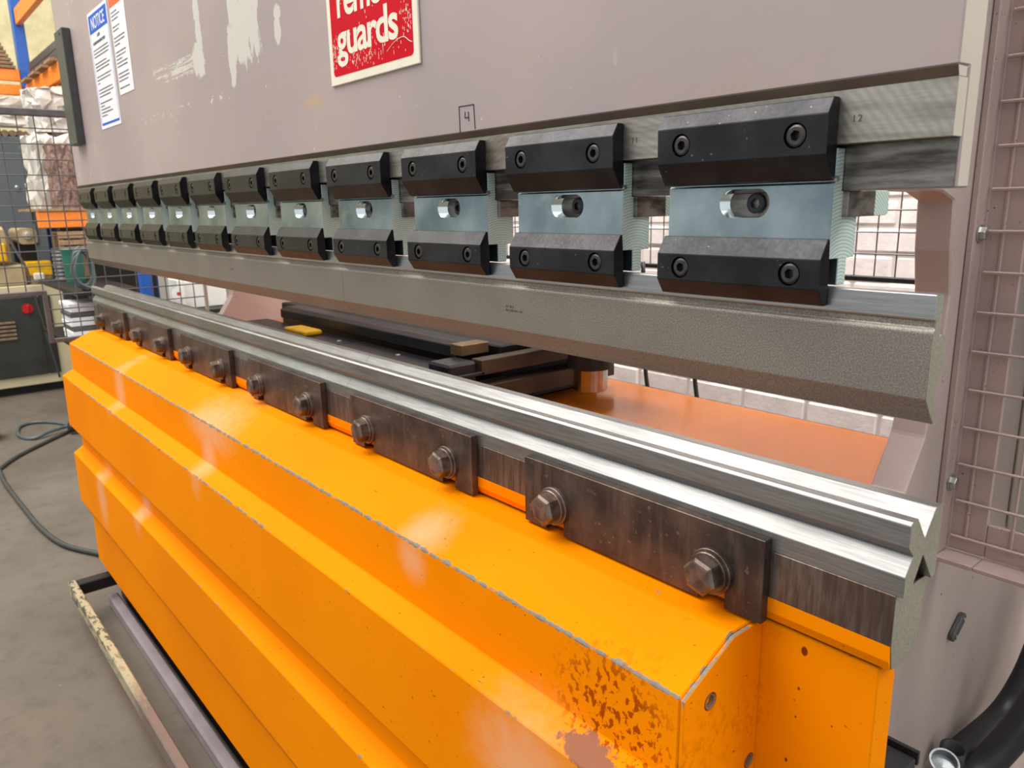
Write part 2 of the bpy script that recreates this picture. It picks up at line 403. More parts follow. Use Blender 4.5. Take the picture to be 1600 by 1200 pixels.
def share(name, src, off, parent=None):
    o = bpy.data.objects.new(name, src.data); COL.objects.link(o); o.rotation_euler = src.rotation_euler
    c = ORG[src] + Vector(off); ORG[o] = c
    o.parent = parent; o.location = c - ORG[parent] if parent else c
    return o
def copy_tree(o, parent=None, off=(0, 0, 0)):
    c = o.copy(); COL.objects.link(c); c.parent = parent
    if parent is None: c.location = o.location + Vector(off)
    ORG[c] = ORG[o] + Vector(off)
    for ch in list(o.children): copy_tree(ch, c, off)
    return c
def bevel(bm, w, seg=1):
    if w > 0:
        ed = [e for e in bm.edges if len(e.link_faces) == 2 and e.calc_face_angle(0) > 0.3]
        bmesh.ops.bevel(bm, geom=ed, offset=w, segments=seg, affect='EDGES', clamp_overlap=True)
    return bm
def add_box(bm, x0, x1, y0, y1, z0, z1, rel=False):
    h = H if rel else 0
    vs = [bm.verts.new((x, y, z + h)) for x in (x0, x1) for y in (y0, y1) for z in (z0, z1)]
    for f in ((0, 1, 3, 2), (4, 6, 7, 5), (0, 4, 5, 1), (2, 3, 7, 6), (0, 2, 6, 4), (1, 5, 7, 3)):
        bm.faces.new([vs[i] for i in f])
    return bm
def box(*a, rel=False, bev=0.0):
    bm = add_box(bmesh.new(), *a, rel=rel); bmesh.ops.recalc_face_normals(bm, faces=bm.faces); return bevel(bm, bev)
def add_prism(bm, prof, x0, x1, rel=True, axis='x'):
    h = H if rel else 0
    def pt(a, b, t):
        if axis == 'x': return (t, a, b + h)
        if axis == 'y': return (a, t, b + h)
        return (a, b, t + h)
    A = [bm.verts.new(pt(a, b, x0)) for a, b in prof]; B = [bm.verts.new(pt(a, b, x1)) for a, b in prof]
    n = len(prof)
    for i in range(n): bm.faces.new((A[i], A[(i + 1) % n], B[(i + 1) % n], B[i]))
    bm.faces.new(A); bm.faces.new(B[::-1])
    bmesh.ops.recalc_face_normals(bm, faces=bm.faces)
    return bm
def prism(prof, x0, x1, rel=True, axis='x', bev=0.0): return bevel(add_prism(bmesh.new(), prof, x0, x1, rel, axis), bev)
def add_lathe(bm, prof, center, axis, seg=24, caps=True):
    """prof: (radius, along) list; axis: unit vector"""
    ax = Vector(axis).normalized(); u = ax.orthogonal().normalized(); v = ax.cross(u); c = Vector(center)
    rings = []
    for r, t in prof:
        rings.append([bm.verts.new(c + ax * t + (u * math.cos(2 * math.pi * i / seg) + v * math.sin(2 * math.pi * i / seg)) * max(r, 1e-5)) for i in range(seg)])
    for a, b in zip(rings, rings[1:]):
        for i in range(seg): bm.faces.new((a[i], a[(i + 1) % seg], b[(i + 1) % seg], b[i]))
    if caps: bm.faces.new(rings[0]); bm.faces.new(rings[-1])
    bmesh.ops.recalc_face_normals(bm, faces=bm.faces)
    return bm
def lathe(prof, center, axis, seg=24): return add_lathe(bmesh.new(), prof, center, axis, seg)
def spline(pts, n=10):
    P = [Vector(p) for p in pts]; P = [P[0] * 2 - P[1]] + P + [P[-1] * 2 - P[-2]]; out = []
    for i in range(1, len(P) - 2):
        for k in range(n):
            t = k / n; a, b, c, d = P[i - 1], P[i], P[i + 1], P[i + 2]
            out.append(0.5 * ((2 * b) + (c - a) * t + (2 * a - 5 * b + 4 * c - d) * t * t + (3 * b - a - 3 * c + d) * t ** 3))
    out.append(P[-2]); return out
def tube(pts, r, seg=10, bm=None, ribs=0.0):
    bm = bm or bmesh.new(); rings = []; prev = None
    for i, p in enumerate(pts):
        d = (pts[min(i + 1, len(pts) - 1)] - pts[max(i - 1, 0)]).normalized()
        u = (d.orthogonal() if prev is None else prev - d * prev.dot(d)).normalized(); prev = u; v = d.cross(u)
        rr = r * (1 + (ribs if i % 2 else 0))
        rings.append([bm.verts.new(p + (u * math.cos(2 * math.pi * k / seg) + v * math.sin(2 * math.pi * k / seg)) * rr) for k in range(seg)])
    for a, b in zip(rings, rings[1:]):
        for k in range(seg): bm.faces.new((a[k], a[(k + 1) % seg], b[(k + 1) % seg], b[k]))
    bm.faces.new(rings[0]); bm.faces.new(rings[-1]); bmesh.ops.recalc_face_normals(bm, faces=bm.faces)
    return bm
def cut(bm, cutters):
    """boolean difference of bmeshes (all world coordinates), returns a bmesh"""
    def ob(b):
        me = bpy.data.meshes.new('t'); b.to_mesh(me); b.free(); o = bpy.data.objects.new('t', me); COL.objects.link(o); return o
    a = ob(bm); cs = [ob(c) for c in cutters]
    for c in cs:
        m = a.modifiers.new('b', 'BOOLEAN'); m.operation = 'DIFFERENCE'; m.object = c; m.solver = 'EXACT'
    dg = bpy.context.evaluated_depsgraph_get(); dg.update()
    me = bpy.data.meshes.new_from_object(a.evaluated_get(dg)); out = bmesh.new(); out.from_mesh(me)
    for o in [a] + cs:
        d = o.data; bpy.data.objects.remove(o); bpy.data.meshes.remove(d)
    bpy.data.meshes.remove(me)
    return out
def text_bm(s, size, origin, xdir, zdir, sx=1.0, depth=0.0004, bold=0.0, spacing=1.0):
    """lettering as a thin solid: origin = baseline left corner"""
    cu = bpy.data.curves.new('t', 'FONT'); cu.body = s; cu.size = size; cu.extrude = depth / 2; cu.offset = bold; cu.space_character = spacing
    cu.resolution_u = 4
    o = bpy.data.objects.new('t', cu); COL.objects.link(o)
    dg = bpy.context.evaluated_depsgraph_get(); dg.update()
    me = bpy.data.meshes.new_from_object(o.evaluated_get(dg)); bm = bmesh.new(); bm.from_mesh(me)
    xd, zd = Vector(xdir), Vector(zdir); nd = xd.cross(zd)
    for v in bm.verts: v.co = Vector(origin) + xd * (v.co.x * sx) + zd * v.co.y + nd * (v.co.z + depth / 2)
    bpy.data.objects.remove(o); bpy.data.curves.remove(cu); bpy.data.meshes.remove(me)
    return bm
def matfaces(bm, test, idx):
    bm.normal_update()
    for f in bm.faces:
        if test(f): f.material_index = idx

# ------------------------------------------------------------------ the setting
fl = mk('floor', box(-12, 4, -5, 4, -0.2, 0), 'floor'); tag(fl, 'worn grey concrete workshop floor', 'floor', kind='structure')
WY = 1.62
wall = empty('wall_back', (-1.5, WY, 0), 'white painted brick wall behind the machine', 'wall'); tag(wall, kind='structure')
bmw = box(-9.0, 4, WY + 0.006, WY + 0.25, 0, 4.4)
mk('wall_body', bmw, 'mortar', wall)
proto = None
bl, bh, jt = 0.215, 0.065, 0.010
z0 = H - 0.66
for r in range(12):
    off = 0.1125 if r % 2 else 0
    for k in range(15):
        x = -3.55 + off + k * (bl + jt); z = z0 + r * (bh + jt)
        if proto is None:
            bm = box(x, x + bl, WY, WY + 0.03, z, z + bh, bev=0.006); proto = mk('brick', bm, 'brick', wall); b0 = (x, z); b = proto
        else: b = share('brick', proto, (x - b0[0], random.uniform(-0.003, 0.003), z - b0[1]), wall)
wl = mk('wall_left', box(-9.4, -9.0, -5, WY, 0, 4.4), 'plaster'); tag(wl, 'yellowed rough plaster wall far behind the pallet rack', 'wall', kind='structure')

# ------------------------------------------------------------------ ram
ram = empty('press_ram', (-1.25, 0.015, H + 0.095), 'wide lilac upper beam of the press with peeling paint', 'press ram')
bm = prism([(-0.004, 0.1696), (-0.004, 0.95), (0.032, 0.95), (0.032, 0.095), (0.0132, 0.095), (0.0132, 0.170)], -2.5, 0.0, bev=0.0012)
matfaces(bm, lambda f: f.normal.x > 0.9, 1)
mk('ram_plate', bm, 'ram', ram, mats=['ram', 'cream_edge'])
bm = prism([(-0.0040, 0.1694), (-0.0018, 0.1633), (0.010, 0.1633), (0.010, 0.1694)], -2.5, -0.0002); matfaces(bm, lambda f: f.normal.x > 0.9, 1); mk('chamfer_lip', bm, 'brown_edge', ram, mats=['brown_edge', 'cream_edge'])
bm = prism([(-0.0018, 0.127), (-0.0018, 0.1633), (0.0132, 0.1633), (0.0132, 0.127)], -2.5, -0.0002, bev=0.0004)
matfaces(bm, lambda f: f.normal.x > 0.9, 1)
mk('clamp_seat_strip', bm, 'strip', ram, mats=['strip', 'cream_edge'])
bm = prism([(0.0115, 0.0957), (0.0115, 0.127), (0.0132, 0.127), (0.0132, 0.0957)], -2.5, -0.002, bev=0.0003)
mk('lower_seat_plate', bm, 'oily', ram)
XD, ZD = (1, 0, 0), (0, 0, 1)
for s_, x_, z_ in (('12', -0.0672, 0.1412), ('11', -0.2688, 0.1412)):
    tag(mk('stamped_number', text_bm(s_, 0.0068, (x_, -0.0018, z_ + H), XD, ZD, depth=0.0003, spacing=1.25), 'stamp_shadow', ram), 'stamped number ' + s_)
bm = bmesh.new()
for a, b_ in (((-0.522, 0.170), (-0.5225, 0.198)), ((-0.5225, 0.198), (-0.4955, 0.1977)), ((-0.4955, 0.1977), (-0.494, 0.172)),
             ((-0.5115, 0.1915), (-0.512, 0.185)), ((-0.512, 0.185), (-0.5055, 0.1853)), ((-0.5055, 0.191), (-0.505, 0.181))):
    tube([Vector((a[0], -0.0042, a[1] + H)), Vector((b_[0], -0.0042, b_[1] + H))], 0.00055, 6, bm)
tag(mk('marker_note', bm, 'marker_ink', ram), 'hand-drawn marker box with a 4')

# ------------------------------------------------------------------ twelve tool clamps
ORD = ['', 'second', 'third', 'fourth', 'fifth', 'sixth', 'seventh', 'eighth', 'ninth', 'tenth', 'eleventh', 'leftmost']
XR, XL = -0.0765, -0.2270
cl = empty('tool_clamp', ((XR + XL) / 2, 0.01, H + 0.012), 'x', 'tool clamp', 'tool clamps along the ram')
def socket_screw(name, x, y, z, r, parent, mat='black', hexr=None):
    bm = lathe([(r * 0.80, 0.0), (r * 0.97, 0.0006), (r, 0.0012), (r, 0.008)], (x, y, z), (0, 1, 0), 28)
    hx = lathe([((hexr or r * 0.52), -0.004), ((hexr or r * 0.52), 0.0055)], (x, y, z), (0, 1, 0), 6)
    return mk(name, cut(bm, [hx]), mat, parent)
def clamp_plate(name, prof, zc):
    bm = prism(prof, XL, XR, bev=0.0005)
    yf = min(p[0] for p in prof); xs = (-0.2025, -0.1010)
    cb = [lathe([(0.0091, -0.01), (0.0091, 0.0065)], (x, yf, zc + H), (0, 1, 0), 32) for x in xs]
    o = mk(name, cut(bm, cb), 'black', cl)
    for x in xs: socket_screw('cap_screw', x, yf + 0.0004, zc + H, 0.0078, o, 'screw_dark')
    return o
clamp_plate('upper_clamp_plate', [(-0.0020, 0.1590), (-0.0098, 0.1590), (-0.0166, 0.1477), (-0.0163, 0.1200), (-0.0060, 0.1030), (-0.0020, 0.1022)], 0.1343)
clamp_plate('lower_clamp_plate', [(-0.0016, 0.0607), (-0.0042, 0.0607), (-0.0133, 0.0462), (-0.0133, 0.0245), (-0.0052, 0.0120), (0.0003, 0.0120), (0.0003, 0.04)], 0.0352)
# holder body: slotted block with a tongue up behind the upper plate and a jaw behind the punch tang
prof = [(-0.0015, 0.0460), (-0.0015, 0.1005), (0.0000, 0.1010), (0.0000, 0.1250), (0.0112, 0.1250), (0.0112, 0.0952), (0.0365, 0.0952),
        (0.0365, 0.0460), (0.0255, 0.0460), (0.0255, 0.0262), (0.0127, 0.0262), (0.0127, 0.0460)]
bm = prism(prof, XL + 0.002, XR - 0.0003, bev=0.0005)
def obround(x0, x1, z, r, y0, y1, n=14):
    pr = [(x1 + r * math.sin(math.pi * i / n), z + r * math.cos(math.pi * i / n)) for i in range(n + 1)] + \
         [(x0 - r * math.sin(math.pi * i / n), z - r * math.cos(math.pi * i / n)) for i in range(n + 1)]
    return add_prism(bmesh.new(), pr, y0, y1, True, 'y')
bm = cut(bm, [obround(-0.1620, -0.1388, 0.0872, 0.0112, -0.01, 0.018)])
matfaces(bm, lambda f: f.normal.x > 0.9 and f.calc_center_median().x > XR - 0.003, 1)
for f in bm.faces:
    c_ = f.calc_center_median()
    if -0.1735 < c_.x < -0.1270 and H + 0.0755 < c_.z < H + 0.0990 and -0.0014 < c_.y < 0.0175 and abs(f.normal.y) < 0.5:
        f.material_index = 2; f.smooth = True
body = mk('holder_body', bm, 'zinc', cl, mats=['zinc', 'zinc_end', 'zinc_bore'])
tag(body, 'blue zinc plated holder block with a slot')
socket_screw('adjusting_screw', -0.1475, 0.0095, 0.0870 + H, 0.0082, body, 'black')
bm = prism([(0.0130, 0.0762), (0.0130, 0.0950), (0.055, 0.0950), (0.055, 0.0762)], -0.19, XR + 0.004, bev=0.0004)
mk('adjusting_wedge', bm, 'oily', cl)
bm = prism([(0.0552, 0.0762), (0.0552, 0.0950), (0.074, 0.0950), (0.078, 0.0935), (0.078, 0.0775), (0.074, 0.0762)], -0.19, XR + 0.004, bev=0.0004)
mk('wedge_tip', bm, 'zinc_end', cl)
bm = lathe([(0.0022, 0), (0.0022, 0.006)], (XR - 0.004, -0.0005, H + 0.1035), (1, 0, 0), 14); mk('tension_pin', bm, 'zinc_bolt', cl)
PITCH = 0.2015
clamps = [cl] + [copy_tree(cl, None, (-PITCH * i, 0, 0)) for i in range(1, 12)]
cl['label'] = 'largest black and zinc tool clamp, rightmost on the ram beside the stamped 12'
clamps[1]['label'] = 'second black and zinc tool clamp from the right, beside the stamped 11'
for i in range(2, 11): clamps[i]['label'] = '%s black and zinc tool clamp from the right end of the ram' % ORD[i]
clamps[11]['label'] = 'small looking leftmost black and zinc tool clamp on the ram'

# ------------------------------------------------------------------ three punch sections
pp = [(0.0005, 0.0256), (0.0115, 0.0256), (0.0128, 0.0240), (0.0127, -0.0034), (0.0150, -0.0026), (0.0212, -0.0036), (0.0226, -0.0060), (0.0237, -0.0245),
      (0.0222, -0.0290), (0.0160, -0.0375), (0.0150, -0.0440), (0.0155, -0.0520), (0.0180, -0.0580), (0.0205, -0.0615), (0.0163, -0.0675),
      (0.0104, -0.0608), (0.0, -0.0469), (0.0, -0.0006), (0.0010, 0.0014), (0.0028, 0.0026), (0.0028, 0.0074), (0.0012, 0.0086)]
def punch(x1, label):
    x0 = x1 - 0.8344
    bm = prism(pp, x0, x1, bev=0.0006)
    bm.normal_update()
    for f in bm.faces:
        c = f.calc_center_median()
        if abs(f.normal.x) > 0.9: f.material_index = 1
        elif c.z > H + 0.0075: f.material_index = 2
    o = mk('press_punch', bm, 'punch', None, mats=['punch', 'die_end_steel', 'punch_tang_steel'])
    return tag(o, label, 'punch', 'punch sections under the clamps')
p1 = punch(0.0, 'nearest gooseneck punch section, its bare end face showing at the right')
mk('etched_marking', text_bm('85\u00b0 R0.8', 0.0038, (-0.4522, 0.0, H - 0.0222), XD, ZD, depth=0.0001), 'etch_ink', p1)
mk('etched_marking', text_bm('MAX 1000 kN/m  L835', 0.0033, (-0.4528, 0.0, H - 0.0262), XD, ZD, depth=0.0001, sx=0.93), 'etch_ink', p1)
p2 = punch(-0.835, 'middle grey punch section between the two seams')
mk('etched_marking', text_bm('85\u00b0 R0.8', 0.0038, (-1.292, 0.0, H - 0.0225), XD, ZD, depth=0.0001), 'etch_ink', p2)
punch(-1.67, 'farthest grey punch section at the left end of the ram')

# ------------------------------------------------------------------ three die sections, rail
cy = 0.0203
dp = [(-0.0066, -0.1375), (-0.0040, -0.1350), (0.0053, -0.1350), (0.0206, -0.1545), (0.0358, -0.1350), (0.0468, -0.1350), (0.0475, -0.1357), (0.0475, -0.1905),
      (0.0445, -0.1935), (0.0402, -0.1935), (0.0203, -0.1679), (0.0040, -0.1935), (-0.0074, -0.1935), (-0.0074, -0.1772), (0.0027, -0.1641), (-0.0066, -0.1545)]
def die(x1, label):
    bm = prism(dp, x1 - 0.8346, x1, bev=0.0004); matfaces(bm, lambda f: abs(f.normal.x) > 0.9, 1)
    return tag(mk('vee_die', bm, 'die_steel', None, mats=['die_steel', 'die_end_steel']), label, 'die', 'vee die sections on the bed rail')
die(0.002, 'nearest bright steel vee die section, its notched end showing at the right')
die(-0.833, 'middle bright steel vee die section beside the backgauge')
die(-1.668, 'farthest steel vee die section at the left end of the bed')
rp = [(-0.0074, -0.1937), (0.0434, -0.1937), (0.0440, -0.2220), (0.0425, -0.2440), (0.0300, -0.2575), (0.0120, -0.2600), (-0.0030, -0.2560), (-0.0074, -0.2345)]
bm = prism(rp, -2.5, -0.003, bev=0.0005); matfaces(bm, lambda f: abs(f.normal.x) > 0.9, 1)
tag(mk('die_rail', bm, 'rail', None, mats=['rail', 'die_end_steel']), 'long brown steel rail under the dies along the bed top', 'die rail')

# ------------------------------------------------------------------ six bolted clamp bars on the rail front
PY0, PY1 = -0.0169, -0.0075
pz0, pz1 = -0.2575, -0.1822
bar = empty('die_clamp_bar', (-0.255, -0.012, H + pz0), 'x', 'clamp bar', 'bolted clamp bars along the die')
bar_p = [(-0.405, pz1), (-0.1045, pz1), (-0.1045, pz0), (-0.1420, pz0)]
def uslot(xc, w=0.0135, zt=-0.2260):
    return [(xc + w, pz0)] + [(xc + w * math.cos(a), zt + w * math.sin(a)) for a in [math.pi * i / 8 for i in range(9)]] + [(xc - w, pz0)]
bar_p = [(-0.405, pz1), (-0.1045, pz1), (-0.1045, pz0)] + uslot(-0.1545) + uslot(-0.3565) + [(-0.405, pz0)]
bm = prism(bar_p, PY0, PY1, True, 'y'); bevel(bm, 0.0005)
mk('bar', bm, 'plate', bar)
for bx in (-0.1545, -0.3565):
    c = (bx, PY0, H - 0.2265)
    bo = mk('bolt', lathe([(0.0110, -0.0002), (0.0110, 0.012)], c, (0, 1, 0), 16), 'bolt', bar)
    bm = lathe([(0.0205, -0.0042), (0.0212, -0.0036), (0.0212, 0.0)], c, (0, 1, 0), 32)
    mk('washer', bm, 'bolt', bo)
    bm = lathe([(0.0180, -0.0078), (0.0188, -0.0070), (0.0188, -0.0042)], c, (0, 1, 0), 32); mk('spring_washer', bm, 'bolt', bo)
    bm = lathe([(0.0118, -0.0212), (0.0142, -0.0208), (0.0172, -0.0188), (0.0172, -0.0078)], c, (0, 1, 0), 6)
    mk('hex_head', bm, 'bolt', bo)
bars = [bar] + [copy_tree(bar, None, (-0.3995 * i, 0, 0)) for i in range(1, 6)]
names = ['nearest and darkest bolted clamp bar, beside the die end', 'second rusty brown bolted clamp bar from the right', 'third bolted clamp bar from the right along the die',
         'fourth bolted clamp bar from the right, marked by a pale streak', 'fifth bolted clamp bar from the right along the die', 'farthest bolted clamp bar at the left end of the die']
for b_, n_ in zip(bars, names): b_['label'] = n_

# ------------------------------------------------------------------ amber bed
bed = empty('press_bed', (-1.25, -0.06, H - 0.995), 'amber yellow stepped bed of the press with chipped fold edges', 'press bed')
mk('rail_lip', prism([(-0.0074, -0.2352), (-0.0072, -0.2352), (-0.0034, -0.2562), (-0.0034, -0.2568), (-0.0074, -0.2480)], -2.495, -0.0035, bev=0.0), 'yellow', bed)
bm = prism([(0.0, -0.2612), (0.030, -0.2612), (0.030, -1.0), (0.0, -1.0)], -2.49, -0.0125, bev=0.0012)
mk('bed_plate', bm, 'yellow', bed)
cov = [(-0.0005, -0.2605), (-0.0425, -0.2605), (-0.1078, -0.2915), (-0.1090, -0.3715), (-0.1385, -0.3865), (-0.1400, -0.5400), (-0.1125, -0.5830),
       (-0.1130, -0.6125), (-0.1400, -0.6300), (-0.1410, -0.7840), (-0.1145, -0.8460), (-0.1165, -0.9950), (-0.0005, -0.9950)]
bm = prism(cov, -2.398, -0.1165, bev=0.0012)
mk('folded_cover', bm, 'yellow', bed)
# end plate of the cover, a thin sheet with two grommeted holes
endp = [(-0.0005, -0.2622), (-0.0425, -0.2622), (-0.1070, -0.2930), (-0.1078, -0.3720), (-0.1370, -0.3870), (-0.1388, -0.5400), (-0.1115, -0.5830), (-0.1120, -0.6125), (-0.1388, -0.6300),
        (-0.1398, -0.7840), (-0.1135, -0.8460), (-0.1155, -0.9950), (-0.0005, -0.9950)]
bm = prism(endp, -0.1163, -0.1122, bev=0.0006)
bm = cut(bm, [lathe([(0.0082, -0.01), (0.0082, 0.01)], (-0.114, -0.0725, H - 0.3085), (1, 0, 0), 28), lathe([(0.0075, -0.01), (0.0075, 0.01)], (-0.114, -0.0095, H - 0.3985), (1, 0, 0), 28)])
ep = mk('cover_end_plate', bm, 'yellow', bed)
for yy, z_, r_ in ((-0.0725, -0.3085, 0.0068), (-0.0095, -0.3985, 0.0060)):
    bm = bmesh.new(); rings = []
    c = (-0.1125, yy, H + z_)
    add_lathe(bm, [(r_ * 0.78, -0.0030), (r_ * 0.80, 0.0), (r_, 0.0004), (r_, -0.0030)], c, (1, 0, 0), 24, caps=False)
    mk('grommet', bm, 'brown_card', ep)

bmm = box(-2.36, -0.05, -0.075, 0.03, 0.0, 0.14, bev=0.004); tag(mk('base_beam', bmm, 'black_oily'), 'black lower base beam in shadow under the amber bed', 'base beam')
bm = prism([(-0.120, 0.0), (-0.120, 0.040), (-0.090, 0.040), (-0.090, 0.0)], -2.33, -0.3, False, bev=0.006)
tag(mk('floor_rail', bm, 'lilac_rail'), 'lilac painted steel rail on the floor along the base', 'floor rail')
fb = empty('foot_bar', (-1.3, -0.16, 0.075), 'worn cream and rusty foot bar frame in front of the bed', 'foot bar')
mk('front_bar', box(-2.33, -0.2, -0.222, -0.200, 0.075, 0.118, bev=0.003), 'footbar', fb)
mk('side_arm', box(-2.33, -2.29, -0.199, -0.06, 0.078, 0.116, bev=0.003), 'black_oily', fb)
mk('side_arm', box(-0.3, -0.26, -0.199, -0.06, 0.078, 0.116, bev=0.003), 'black_oily', fb)

# ------------------------------------------------------------------ C-shaped side frames
TH = 0.040
thr = [(0.10, 0.10), (0.35, 0.095), (0.385, 0.085), (0.390, 0.03), (0.402, -0.02), (0.395, -0.10), (0.375, -0.185), (0.335, -0.243), (0.27, -0.30), (0.19, -0.325), (0.05, -0.335)]
def side_frame(x0, x1, label):
    pr = [(0.055, 0.95), (0.055, 0.25), (0.10, 0.2)] + thr + [(0.05, -1.13), (1.05, -1.13), (1.05, 0.95)]
    bm = prism(pr, x0, x1, True, 'x', 0.002)
    return tag(mk('press_column', bm, 'frame'), label, 'machine frame', 'side frames of the press')
sf = side_frame(-0.180, -0.140, 'lilac side frame plate at the right end of the press')
side_frame(-2.365, -2.325, 'lilac side frame plate with throat cut at the far left end')

rh = empty('light_blocker', (-1.25, 0.49, H + 0.40), 'added unseen lilac casing behind the ram that shades the machine inside', 'light blocker')  # added box, out of view, keeps overhead light off the interior
mk('blocker_box', box(-2.324, -0.181, 0.32, 0.66, 0.40, 0.90, rel=True, bev=0.004), 'frame', rh)
mk('lid', box(-2.30, -0.20, 0.34, 0.64, 0.9005, 0.915, rel=True, bev=0.003), 'frame', rh)

def wire_set(parent, horiz, vert, r=0.0022, plane='xz', mat='guard', pos=0.0):
    """horiz: (z, a0, a1); vert: (a, z0, z1); each wire its own part"""
    for z, a0, a1 in horiz:
        A, B = ((a0, pos - r, z), (a1, pos - r, z)) if plane == 'xz' else ((pos + r, a0, z), (pos + r, a1, z))
        mk('wire', tube([Vector(A), Vector(B)], r, 6), mat, parent)
    for a, z0_, z1_ in vert:
        A, B = ((a, pos + r, z0_), (a, pos + r, z1_)) if plane == 'xz' else ((pos - r, a, z0_), (pos - r, a, z1_))
        mk('wire', tube([Vector(A), Vector(B)], r, 6), mat, parent)

# front-facing mesh guard beyond the right side frame
GY = 0.455
g = empty('mesh_guard', (0.2, GY, H - 0.36), 'pinkish rusty mesh guard panel bolted to the right side frame', 'mesh guard')
bm = add_prism(bmesh.new(), [(-0.1395, 0.430), (-0.1320, 0.430), (-0.1320, 0.462), (-0.0905, 0.462), (-0.0905, 0.468), (-0.1395, 0.468)], -0.3484, 0.62, True, 'z'); bevel(bm, 0.0012)
st = mk('stile', bm, 'guard', g)
mk('corner_plate', box(-0.1392, -0.0903, 0.425, 0.4612, -0.3552, -0.3488, rel=True, bev=0.001), 'guard', g)
bm = prism([(0.425, -0.355), (0.468, -0.355), (0.468, -0.305), (0.462, -0.305), (0.462, -0.349), (0.425, -0.349)], -0.0900, 0.75, True, 'x', 0.0012)
mk('bottom_rail', bm, 'guard', g)
for z_ in (0.047, -0.256):
    c = (-0.1315, 0.445, H + z_)
    b_ = mk('bolt', lathe([(0.0105, 0), (0.0105, 0.0016)], c, (1, 0, 0), 20), 'zinc_bolt', g)
    mk('hex_head', lathe([(0.0078, 0.0016), (0.0078, 0.0066), (0.0066, 0.0075)], c, (1, 0, 0), 6), 'zinc_bolt', b_)
hz = [(H - 0.3285 + 0.0472 * i, -0.128 + 0.0012 * math.sin(i * 2.1), 0.72) for i in range(20)]
vt = [(-0.1125 + 0.05 * i, H - 0.335, H + 0.62) for i in range(17)]
wire_set(g, hz, vt, 0.0022, 'xz', 'guard', 0.4585)
# what stands behind the right-hand guard: a plain door panel with latch
sd = empty('panel_cabinet', (0.25, 0.78, H - 0.40), 'pale upright cabinet seen through the right mesh guard', 'cabinet')
mk('body', box(-0.139, 0.6, 0.705, 0.90, H - 0.40, H + 0.9, bev=0.003), 'cream_edge', sd)
mk('grey_panel', box(-0.139, -0.03, 0.698, 0.7045, H - 0.13, H + 0.9, bev=0.001), 'steel_grey', sd)
mk('dark_panel', box(-0.029, 0.6, 0.698, 0.7045, H - 0.10, H + 0.9, bev=0.001), 'black_matte', sd)
bm = tube(spline([(-0.055, 0.703, H - 0.185), (-0.058, 0.69, H - 0.19), (-0.062, 0.688, H - 0.235), (-0.055, 0.70, H - 0.245)], 5), 0.004, 8); mk('latch', bm, 'galvanised', sd, True)

# left mesh guard, standing across the left end of the press
GX = -2.75
gl = empty('mesh_guard', (GX, 0.1, 0.75), 'dark wire mesh guard panel with notched corner at the left end', 'mesh guard')
ztop, zb, zn = 1.548, 0.960, 0.795
mk('top_rail', box(GX - 0.02, GX + 0.005, -0.45, 0.42, ztop - 0.022, ztop, bev=0.002), 'steel_grey', gl)
mk('bottom_rail', box(GX - 0.003, GX + 0.012, -0.45, -0.106, zb - 0.003, zb + 0.012, bev=0.002), 'steel_grey', gl)
mk('notch_upright', box(GX - 0.003, GX + 0.012, -0.106, -0.092, zn, zb + 0.012, bev=0.002), 'steel_grey', gl)
mk('bottom_rail', box(GX - 0.003, GX + 0.012, -0.092, 0.42, zn, zn + 0.014, bev=0.002), 'steel_grey', gl)
mk('end_post', box(GX - 0.006, GX + 0.006, 0.42, 0.432, zn, ztop, bev=0.002), 'cream_edge', gl)
hz = [(ztop - 0.06 - 0.0485 * i, -0.45 if ztop - 0.06 - 0.0485 * i > zb else -0.1, 0.42) for i in range(14)]
vt = [(-0.44 + 0.0485 * i, (zb if -0.44 + 0.0485 * i < -0.1 else zn), ztop) for i in range(18)]
wire_set(gl, hz, vt, 0.0020, 'yz', 'steel_grey', GX)

# rear mesh guard in front of the brick wall
gr = empty('mesh_guard', (-1.6, 1.22, H - 0.09), 'grey wire mesh rear guard in front of the white brick wall', 'mesh guard')
mk('bottom_rail', box(-3.3, -0.46, 1.215, 1.23, H - 0.098, H - 0.086, bev=0.002), 'black_matte', gr)
mk('rail_end', box(-0.5, -0.46, 1.210, 1.2145, H - 0.098, H - 0.086, bev=0.001), 'yellow_plastic', gr)
mk('end_post', box(-0.46, -0.43, 1.21, 1.24, 0.0, H + 0.55, bev=0.002), 'steel_grey', gr)
mk('end_post', box(-3.33, -3.3, 1.21, 1.24, 0.0, H + 0.55, bev=0.002), 'steel_grey', gr)
mk('top_rail', box(-3.3, -0.46, 1.215, 1.23, H + 0.5, H + 0.53, bev=0.002), 'steel_grey', gr)
wire_set(gr, [(H - 0.0835 + 0.0485 * (i + 1), -3.3, -0.46) for i in range(12)], [(-0.5155 - 0.0470 * i, H - 0.09, H + 0.51) for i in range(59)], 0.0018, 'xz', 'steel_grey', 1.222)

